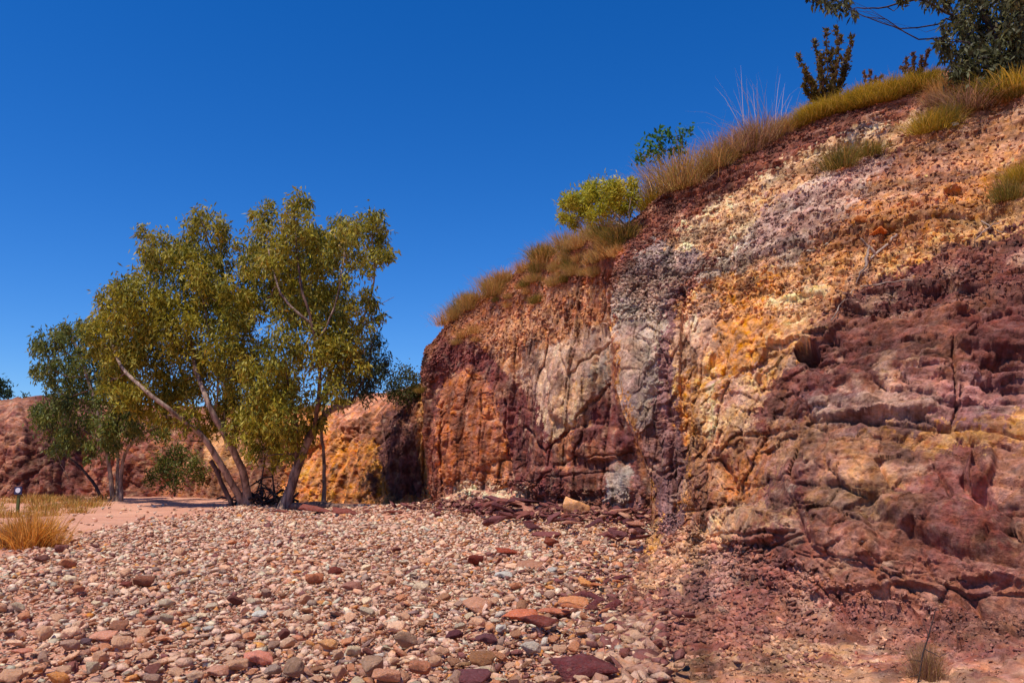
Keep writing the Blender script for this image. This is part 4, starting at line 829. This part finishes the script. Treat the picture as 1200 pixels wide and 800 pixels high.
# crest shrubs on the near bluff
p = ground_at(738, 268); D = p.y
YG = [(132, 138, 38), (168, 166, 46), (196, 186, 56), (210, 184, 72)]
bushy('shrub', 738, 268, D, [(680, 240, 15), (664, 240, 10), (660, 256, 7), (674, 264, 6), (694, 256, 8), (716, 222, 12), (700, 228, 14), (722, 226, 13), (738, 232, 11), (690, 222, 9), (712, 240, 14), (668, 258, 6), (672, 232, 9), (730, 246, 10), (705, 248, 8), (742, 216, 7), (684, 250, 8)], 'bright yellow-green shrub leaning out over the cliff edge', YG, .11, .011, 8, M_DEAD, 2.6, .5, -.2, .025)
p = ground_at(790, 225); D = p.y + .8
bushy('shrub', 790, 222, D, [(758, 175, 13), (770, 162, 11), (782, 158, 10), (748, 188, 8), (800, 160, 9), (808, 156, 7), (775, 180, 12), (795, 175, 12)], 'fresh green leafy shrub half hidden behind the brown grass on the crest', [(48, 84, 34), (66, 110, 42), (96, 134, 54)], .12, .03, 5, M_BARKD, .6, .3)
# upright shrub with finger-like leafy shoots
def fingers(base_px, base_py, tips, label, d, cols, fr=3.6, L=.08, Wd=.016, bark=M_BARKB):
    b0 = Vector(P(base_px, base_py, d)); root = empty('shrub', b0); tagobj(root, label, 'shrub'); cent = []; ns = []; mb = MB()
    for tx, ty in tips:
        o_ = random.uniform(-.4, .4); e = Vector(P(tx, ty, d + o_)); m1 = b0.lerp(e, .5) + Vector(((e.x - b0.x) * .12, 0, -.05)); q = wig([b0, m1, e], 5, .012); mb.tube(q, [.022 * (1 - .7 * i / 10) for i in range(len(q))], 5)
        for i, w in enumerate(q[3:]):
            cent.append((*w, fr / F * d * (1 - .05 * i))); ns.append(45)
    mb.build('stems', bark, root, b0); V, Fc, C = leaves(cent, ns, L, Wd, cols, -.6, 5, .4); mesh_np('foliage', V - np.array(b0), Fc, M_LEAF, C, root)
p = ground_at(975, 128); fingers(970, 128, [(936, 66), (944, 84), (955, 50), (968, 36), (980, 34), (985, 44), (998, 46), (994, 62), (962, 66), (975, 60), (942, 102), (988, 80), (952, 96), (960, 82)], 'upright dark olive shrub with finger-like shoots alone on the skyline', p.y, [(70, 60, 26), (96, 84, 34), (120, 98, 40), (110, 72, 42)])
p = ground_at(1075, 100); fingers(1070, 98, [(1056, 80), (1062, 70), (1070, 64), (1080, 68), (1088, 60)], 'small reddish leafy plant on the crest left of the big dark tree', p.y, [(110, 76, 60), (120, 90, 60), (140, 104, 66)], 2.4, .05, .012)
p = ground_at(1015, 118); fingers(1018, 116, [(1012, 86), (1020, 84), (1026, 92), (1034, 90)], 'tiny reddish seed-head plant right of the upright shrub', p.y, [(130, 94, 66), (110, 80, 54)], 2, .05, .010)
# dark tree at the top right corner
p = ground_at(1170, 108); D = p.y + .6
tree('gum_tree', (1176, 108), D, [([(1176, 112), (1172, 85), (1160, 62), (1135, 38), (1108, 14), (1075, 0), (1030, 10), (1000, 10)], .09, .008, M_BARKD), ([(1172, 85), (1168, 50), (1150, 10), (1140, -30), (1130, -80)], .10, .04, M_BARKD), ([(1178, 108), (1190, 70), (1205, 40), (1225, 0), (1240, -60)], .12, .05, M_BARKD), ([(1168, 100), (1185, 60), (1180, 0), (1190, -70)], .07, .03, M_BARKD),
   ([(1108, 14), (1098, 6, .2), (1090, -14, .2)], .02, .008, M_BARKD), ([(1135, 38), (1110, 30, .3), (1085, 38, .4)], .015, .004, M_BARKD)],
  [(1150, 70, 22), (1130, 60, 16), (1175, 60, 24), (1200, 70, 26), (1120, 30, 14), (1160, 30, 26), (1195, 25, 26), (1140, 5, 22), (1175, -10, 28), (1215, 0, 30), (1230, 50, 30), (1250, 20, 34), (1130, -40, 26), (1180, -60, 36), (1240, -50, 40), (1132, 100, 16), (1150, 118, 13), (1120, 84, 14), (1165, 96, 18), (1192, 104, 18), (1100, 46, 10), (1112, 60, 10), (1215, 95, 18), (985, 4, 12), (968, 0, 9), (1000, 14, 5), (1098, -10, 16), (1060, -12, 12), (960, -10, 12), (1150, 50, 16), (1180, 80, 18), (1130, 78, 12)],
  'dark grey-green gum leaning over the top right corner with one long bare branch', 'tree', None, M_BARKD, [(40, 40, 24), (62, 62, 34), (82, 84, 48), (116, 116, 72), (104, 90, 48)], L=.13, Wd=.022, dens_=1.0, depth=.9)

# grass
def tuft_mesh(n, h, spread_, cols, w=.006, curl=.5, seedheads=False):
    b = rng.normal(0, .16, (n, 2)) * spread_; a = np.arctan2(b[:, 1], b[:, 0]) + rng.normal(0, .6, n); hh = h * rng.uniform(.5, 1.15, n)
    r = np.hypot(b[:, 0], b[:, 1]) / spread_; lean = np.clip(r * curl * 2.2 + rng.normal(.2, .35, n), -.5, 1.5)
    dx, dy = np.cos(a), np.sin(a); V = []; pr = None
    pts = []
    for k, t in enumerate((0, .4, .75, 1)):
        an = lean * (.35 + .65 * t); pts.append(np.stack([b[:, 0] + dx * hh * t * np.sin(an), b[:, 1] + dy * hh * t * np.sin(an), hh * t * np.cos(an)], -1))
    sa = rng.random(n) * 6.28; side = np.stack([np.cos(sa), np.sin(sa), 0 * sa], -1)
    ws = [w, w * .85, w * .6, w * .15]
    V = np.stack([p_ + s_ * side * w_ for p_, w_ in zip(pts, ws) for s_ in (-1, 1)], 1)   # n,8,3
    base = np.arange(n)[:, None, None] * 8; f = np.array([[0, 1, 3, 2], [2, 3, 5, 4], [4, 5, 7, 6]])
    Fc = (base + f[None]).reshape(-1, 4); cc = 1.25 * np.array([lin(c) for c in cols])[rng.integers(0, len(cols), n)] * rng.uniform(.75, 1.25, (n, 1))
    return V.reshape(-1, 3), Fc, np.repeat(cc, 8, 0)
STRAW = [(196, 150, 84), (176, 128, 66), (206, 166, 104), (150, 112, 60)]; SPIN = [(156, 132, 30), (130, 116, 30), (178, 146, 44), (190, 156, 70)]
BROWN = [(172, 130, 80), (190, 150, 96), (144, 116, 62), (160, 140, 70)]; MAUVE = [(160, 120, 96), (126, 92, 76), (180, 144, 108), (150, 124, 64)]; OLG = [(110, 100, 34), (90, 88, 34), (140, 118, 50), (160, 124, 66)]
def tmesh(args):
    V, Fc, C = tuft_mesh(*args); o = mesh_np('grass_tuft', V, Fc, M_GRASS, C); me = o.data; bpy.data.objects.remove(o); return me
TM = {k: [tmesh((n, h, sp_, c, w, cu)) for _ in range(3)] for k, (n, h, sp_, c, w, cu) in dict(
    straw=(450, .85, 1.5, STRAW, .008, .9), spin=(1100, .75, 1.8, SPIN, .008, 1.), brown=(900, .95, 1.5, BROWN, .006, .8), mauve=(1300, .85, 1.7, MAUVE, .006, .9), olive=(800, .8, 1.6, OLG, .009, .9), wisp=(26, 1.2, .9, [(200, 170, 150), (180, 150, 120)], .004, .35)).items()}
def tuft(kind, px, py, hpx, label, group=None, wide=1., g=None, sink=.03):
    q = surf(px, py)[0] if g is None else g
    d = (q - Vector((0, 0, CAMH))).length; s = hpx / F * d
    o = bpy.data.objects.new('grass_tuft', random.choice(TM[kind])); COL.objects.link(o); o.location = q - Vector((0, 0, sink * s)); o.scale = (s * wide, s * wide, s); o.rotation_euler = (0, 0, random.uniform(0, 6.28))
    tagobj(o, label, 'grass tuft', group); return o
for px, py, h, wd, kd, lb in [(786, 236, 50, 1.15, 'brown', 'tall brown grass clump beside the yellow-green shrub on the crest'), (806, 220, 50, 1.15, 'brown', 'tallest round brown grass clump in front of the green shrub'), (768, 246, 34, 1.0, 'spin', 'low olive tuft under the tall brown grass clump'), (840, 198, 34, 1.1, 'brown', 'brown grass clump right of the tallest one on the crest'),
        (868, 182, 34, 1.2, 'mauve', 'greyish mauve grass clump on the crest with fine pale stalks'), (892, 170, 36, 1.2, 'mauve', 'second mauve grass clump further right with wispy stalks'), (918, 158, 26, 1, 'straw', 'short straw tuft between mauve clumps and yellow grass'), (935, 152, 24, 1.1, 'spin', 'small yellow tuft at the left end of the yellow grass bank'),
        (885, 168, 70, .9, 'wisp', 'wispy pale stalks standing above the mauve grass clumps'), (905, 160, 60, .9, 'wisp', 'thin pale stalks right of the taller wisps'), (842, 190, 50, .9, 'wisp', 'thin stalks above the brown clump on the crest'),
        (985, 198, 34, .9, 'olive', 'isolated olive tuft on the slope below the crest, left of a pair'), (1018, 186, 22, 1.3, 'olive', 'low olive tuft on the slope, right of a pair'), (1088, 156, 30, 1, 'spin', 'yellowish tuft hanging below the dark tree'), (1108, 146, 26, 1.1, 'olive', 'olive tuft right beside the yellowish hanging tuft'),
        (1132, 132, 30, 1.3, 'mauve', 'dry grey twiggy tuft at the foot of the dark tree'), (1160, 122, 30, 1.4, 'olive', 'dry olive tuft right under the dark trunk'), (1192, 112, 30, 1.4, 'spin', 'yellow grass tuft at the right edge under the dark tree'),
        (1180, 235, 30, .8, 'olive', 'sparse green tuft on the orange slope near the right edge'), (1196, 212, 28, .9, 'spin', 'yellow-green tuft cut by the right edge on the orange slope'), (1085, 796, 46, .5, 'mauve', 'small dead tuft around the black twig at the bottom right'),
        (715, 300, 30, 1, 'straw', 'straw tuft hanging under the yellow-green shrub'), (733, 282, 30, 1, 'olive', 'olive tuft at the stems of the yellow-green shrub'), (595, 0, 0, 0, '', '')][:-1]:
    tuft(kd, px, py, h, lb, None, wd)
for k in range(34):                                                   # bank of yellow spinifex along the near crest
    f = random.random(); px = 950 + f * 150; py = np.interp(px, [950, 1000, 1050, 1095], [142, 130, 116, 100]) - random.random() * 7
    kd = 'spin' if random.random() < .75 else 'straw'; cw = 'yellow-green spinifex' if kd == 'spin' else 'pale straw'; zn = 'just right of the upright shrub' if px < 1030 else 'between the upright shrub and the dark tree'
    tuft(kd, px, py, random.uniform(14, 25), f'{cw} tuft in the crest bank {zn}', f'{cw} tufts {zn}', random.uniform(.9, 1.3))
for k in range(22):
    px = 1095 + random.random() * 110; py = 100 + random.random() * 22; kd = random.choice(['straw', 'olive', 'mauve']); cw = {'straw': 'straw', 'olive': 'olive', 'mauve': 'grey-brown'}[kd]; tuft(kd, px, py, random.uniform(12, 22), f'{cw} dry tuft in the tangle under the dark tree', f'{cw} tufts under the dark tree', 1.2)
for k in range(64):                                                   # tufts on the crest slope of the middle wall
    px = 505 + (random.random() ** .8) * 225; cy = np.interp(px, [504, 540, 598, 641, 688, 742], [404, 366, 325, 302, 280, 262]); py = cy + random.random() ** 1.5 * np.interp(px, [505, 560, 740], [16, 50, 46]) - 1
    kd = random.choice(['straw', 'brown', 'straw', 'olive', 'brown']); cw = {'straw': 'pale straw', 'brown': 'brown', 'olive': 'olive'}[kd]
    zn = 'above the orange panel' if px < 570 else 'above the cream wall' if px < 655 else 'left of the yellow-green shrub'
    wh_ = 'on the slope just' if py - cy > 14 else 'on the skyline'
    tuft(kd, px, py, random.uniform(11, 24) * (1.15 if py - cy < 14 else .7), f'{cw} grass tuft {wh_} {zn}', f'{cw} tufts {wh_} {zn}', random.uniform(.9, 1.4))
for k in range(26):
    px = 250 + random.random() * 245; cy = np.interp(px, [200, 300, 370, 430, 470], [478, 482, 478, 464, 456]); tuft(random.choice(['straw', 'olive']), px, cy + 4, random.uniform(7, 12), 'small tuft on the rim of the far cliff behind the grove', 'tufts on the rim of the far cliff', 1.3)
# straw grass flat at the left, one mass
VS, FS, CS = [], [], []; off = 0
for k in range(230):
    px = random.uniform(-260, 122); py = random.uniform(583, 606)
    if px > 60: py = random.uniform(583, 603 - (px - 60) * .08)
    g = G(px, py); V, Fc, C = tuft_mesh(70, random.uniform(.18, .42), 1.5, STRAW + [(180, 144, 66), (136, 120, 52), (150, 130, 60)], .014, .7)
    V = V + np.array([g[0], g[1], float(gz(g[0], g[1]))]); VS.append(V); FS.append(Fc + off); CS.append(C); off += len(V)
tagobj(mesh_np('dry_grass', np.concatenate(VS), np.concatenate(FS), M_GRASS, np.concatenate(CS)), 'flat of golden dry grass at the far left beyond the sand', 'grass', kind='stuff')
g = Vector(G(34, 641)); g.z = float(gz(g.x, g.y)); TM['gold'] = [tmesh((1500, .9, 1.5, [(214, 156, 66), (190, 134, 56), (226, 176, 96), (160, 116, 56)], .008, .7))]
tuft('gold', 0, 0, 40, 'round golden tuft alone on the gravel at the left edge', None, 1.15, g)
g = Vector(G(4, 641)); g.z = float(gz(g.x, g.y)); tuft('mauve', 0, 0, 28, 'dark dead tuft cut by the left edge beside the golden tuft', None, 1.1, g)

# ------------------------------------------------------------------ sign post
g = Vector(G(20, 604)); g.z = float(gz(g.x, g.y)); root = empty('marker_post', g); tagobj(root, 'short olive marker post with a white disc panel standing in golden grass', 'marker post')
def boxm(name, c, s, mat, par, bev=.008):
    bm = bmesh.new(); bmesh.ops.create_cube(bm, size=1); bmesh.ops.scale(bm, vec=s, verts=bm.verts); bmesh.ops.bevel(bm, geom=list(bm.edges), offset=bev, segments=2, affect='EDGES'); bmesh.ops.translate(bm, vec=c, verts=bm.verts)
    me = bpy.data.meshes.new(name); bm.to_mesh(me); bm.free(); me.materials.append(mat); o = bpy.data.objects.new(name, me); COL.objects.link(o); o.parent = par; return o
M_PG = plain('olive_paint', (92, 96, 40)); M_PW = plain('white_plate', (226, 230, 236)); M_PB = plain('navy_print', (40, 44, 84))
boxm('post', (0, 0, .36), (.10, .07, .84), M_PG, root); pn = boxm('panel', (0, -.06, .86), (.26, .03, .26), M_PB, root)
bm = bmesh.new(); bmesh.ops.create_cone(bm, cap_ends=True, segments=20, radius1=.085, radius2=.085, depth=.012); bmesh.ops.rotate(bm, matrix=Matrix.Rotation(math.pi / 2, 3, 'X'), verts=bm.verts); bmesh.ops.translate(bm, vec=(0, -.083, .87), verts=bm.verts)
me = bpy.data.meshes.new('disc'); bm.to_mesh(me); bm.free(); me.materials.append(M_PW); dsc = bpy.data.objects.new('disc', me); COL.objects.link(dsc); dsc.parent = pn

# ------------------------------------------------------------------ dead wood
def stick(pts, r0, r1, label, mat=M_DEAD, name='dead_branch', side=(), lift=.04):
    W = []
    for q in pts:
        p, n = surf(q[0], q[1]) if len(q) == 2 else (Vector(G(q[0], q[1])), Vector((0, 0, 1)))
        W.append(p + n * lift * (1 + (q[2] if len(q) > 2 else 0)))
    b0 = W[0].copy(); root = empty(name, b0); tagobj(root, label, 'branch'); mb = MB(); q = wig(W, 4, .008); mb.tube(q, [r0 + (r1 - r0) * i / (len(q) - 1) for i in range(len(q))], 7); mb.build('stem', mat, root, b0)
    for i, (dx, dy, dz) in side:
        a = q[i]; e = a + Vector((dx, dy, dz)); mb = MB(); mb.tube(wig([a, a.lerp(e, .5) + Vector((0, 0, .02)), e], 3, .008), [r1] * 4 + [r1 * .8, r1 * .6, r1 * .3], 5); mb.build('twig', mat, root, b0)
stick([(1005, 332), (1012, 318), (1022, 305), (1038, 290), (1052, 278)], .012, .022, 'bare grey branch lying up the slope beside the round orange rock', side=[(5, (.1, .05, .35)), (9, (-.2, 0, .25))])
stick([(1010, 338), (1040, 334), (1075, 330)], .012, .006, 'thin grey stick lying level below the bare grey branch')
stick([(1140, 285), (1155, 272), (1172, 264)], .012, .006, 'small pale stick on the orange slope near the right edge', side=[(3, (.2, 0, .02))])
stick([(1150, 262), (1172, 272), (1182, 276)], .010, .006, 'small pale stick crossing the other on the orange slope')
stick([(975, 378), (990, 355), (1002, 342)], .010, .005, 'thin twig on the edge above the dark hollow', side=[(3, (.15, 0, .1))])
p = surf(1074, 798)[0]; root = empty('dead_twig', p); tagobj(root, 'black upright twig with bent side shoots at the bottom right', 'twig')
def up(px, py, off=0): return Vector(P(px, py, p.y + off))
for nm, pts, r in [('stem', [p - Vector((0, 0, .05)), up(1082, 765), up(1091, 735), up(1097, 712)], .007), ('twig', [up(1080, 775), up(1068, 772, .1), up(1058, 778, .15)], .004), ('twig', [up(1084, 760), up(1100, 768, -.1), up(1112, 764, -.1)], .004), ('twig', [up(1076, 790), up(1064, 794, -.1)], .004), ('twig', [up(1088, 745), up(1082, 728, .1)], .003)]:
    mb = MB(); q = wig(pts, 3, .003); mb.tube(q, [r * (1 - .6 * i / (len(q) - 1)) for i in range(len(q))], 5); mb.build(nm, M_BARKD, root, p)
# dark flood debris caught between the gum trunks
b0 = Vector(P(312, 592, 35.2)); root = empty('driftwood_pile', b0); tagobj(root, 'dark tangle of driftwood and roots heaped between the two big gums', 'driftwood')
for k in range(70):
    a = Vector((random.gauss(0, .7), random.gauss(0, .5), abs(random.gauss(0, .35)))); dr = Vector((random.gauss(0, 1), random.gauss(0, .6), random.gauss(0, .55) + .25)).normalized() * random.uniform(.4, 1.1)
    mb = MB(); r_ = random.uniform(.015, .06); q = wig([a - dr * .5, a + Vector((0, 0, .1)), a + dr * .5 * (1 if k % 3 else 1.6)], 3, .03); q = [Vector((v.x, v.y, max(v.z, .02))) for v in q]; mb.tube(q, [r_] * (len(q) - 1) + [r_ * .4], 6); mb.build('stick', random.choice([M_BARKD, M_BARKD, M_BARKB]), root)
b1 = Vector(P(350, 598, 31.6)); b1.z = .12; root = empty('fallen_log', b1); tagobj(root, 'dark fallen log lying on the gravel right of the leaning trunk', 'log'); mb = MB()
mb.tube(wig([Vector((-.3, .3, 0)), Vector((.8, 0, .05)), Vector((2.2, -.5, .0))], 5, .02), [.17, .17, .16, .16, .15, .15, .14, .13, .12, .1, .06], 9); mb.build('stem', M_BARKB, root)
if 0: print('STATS', sum(len(o.data.polygons) for o in bpy.data.objects if o.type == 'MESH'), len(bpy.data.objects), made)
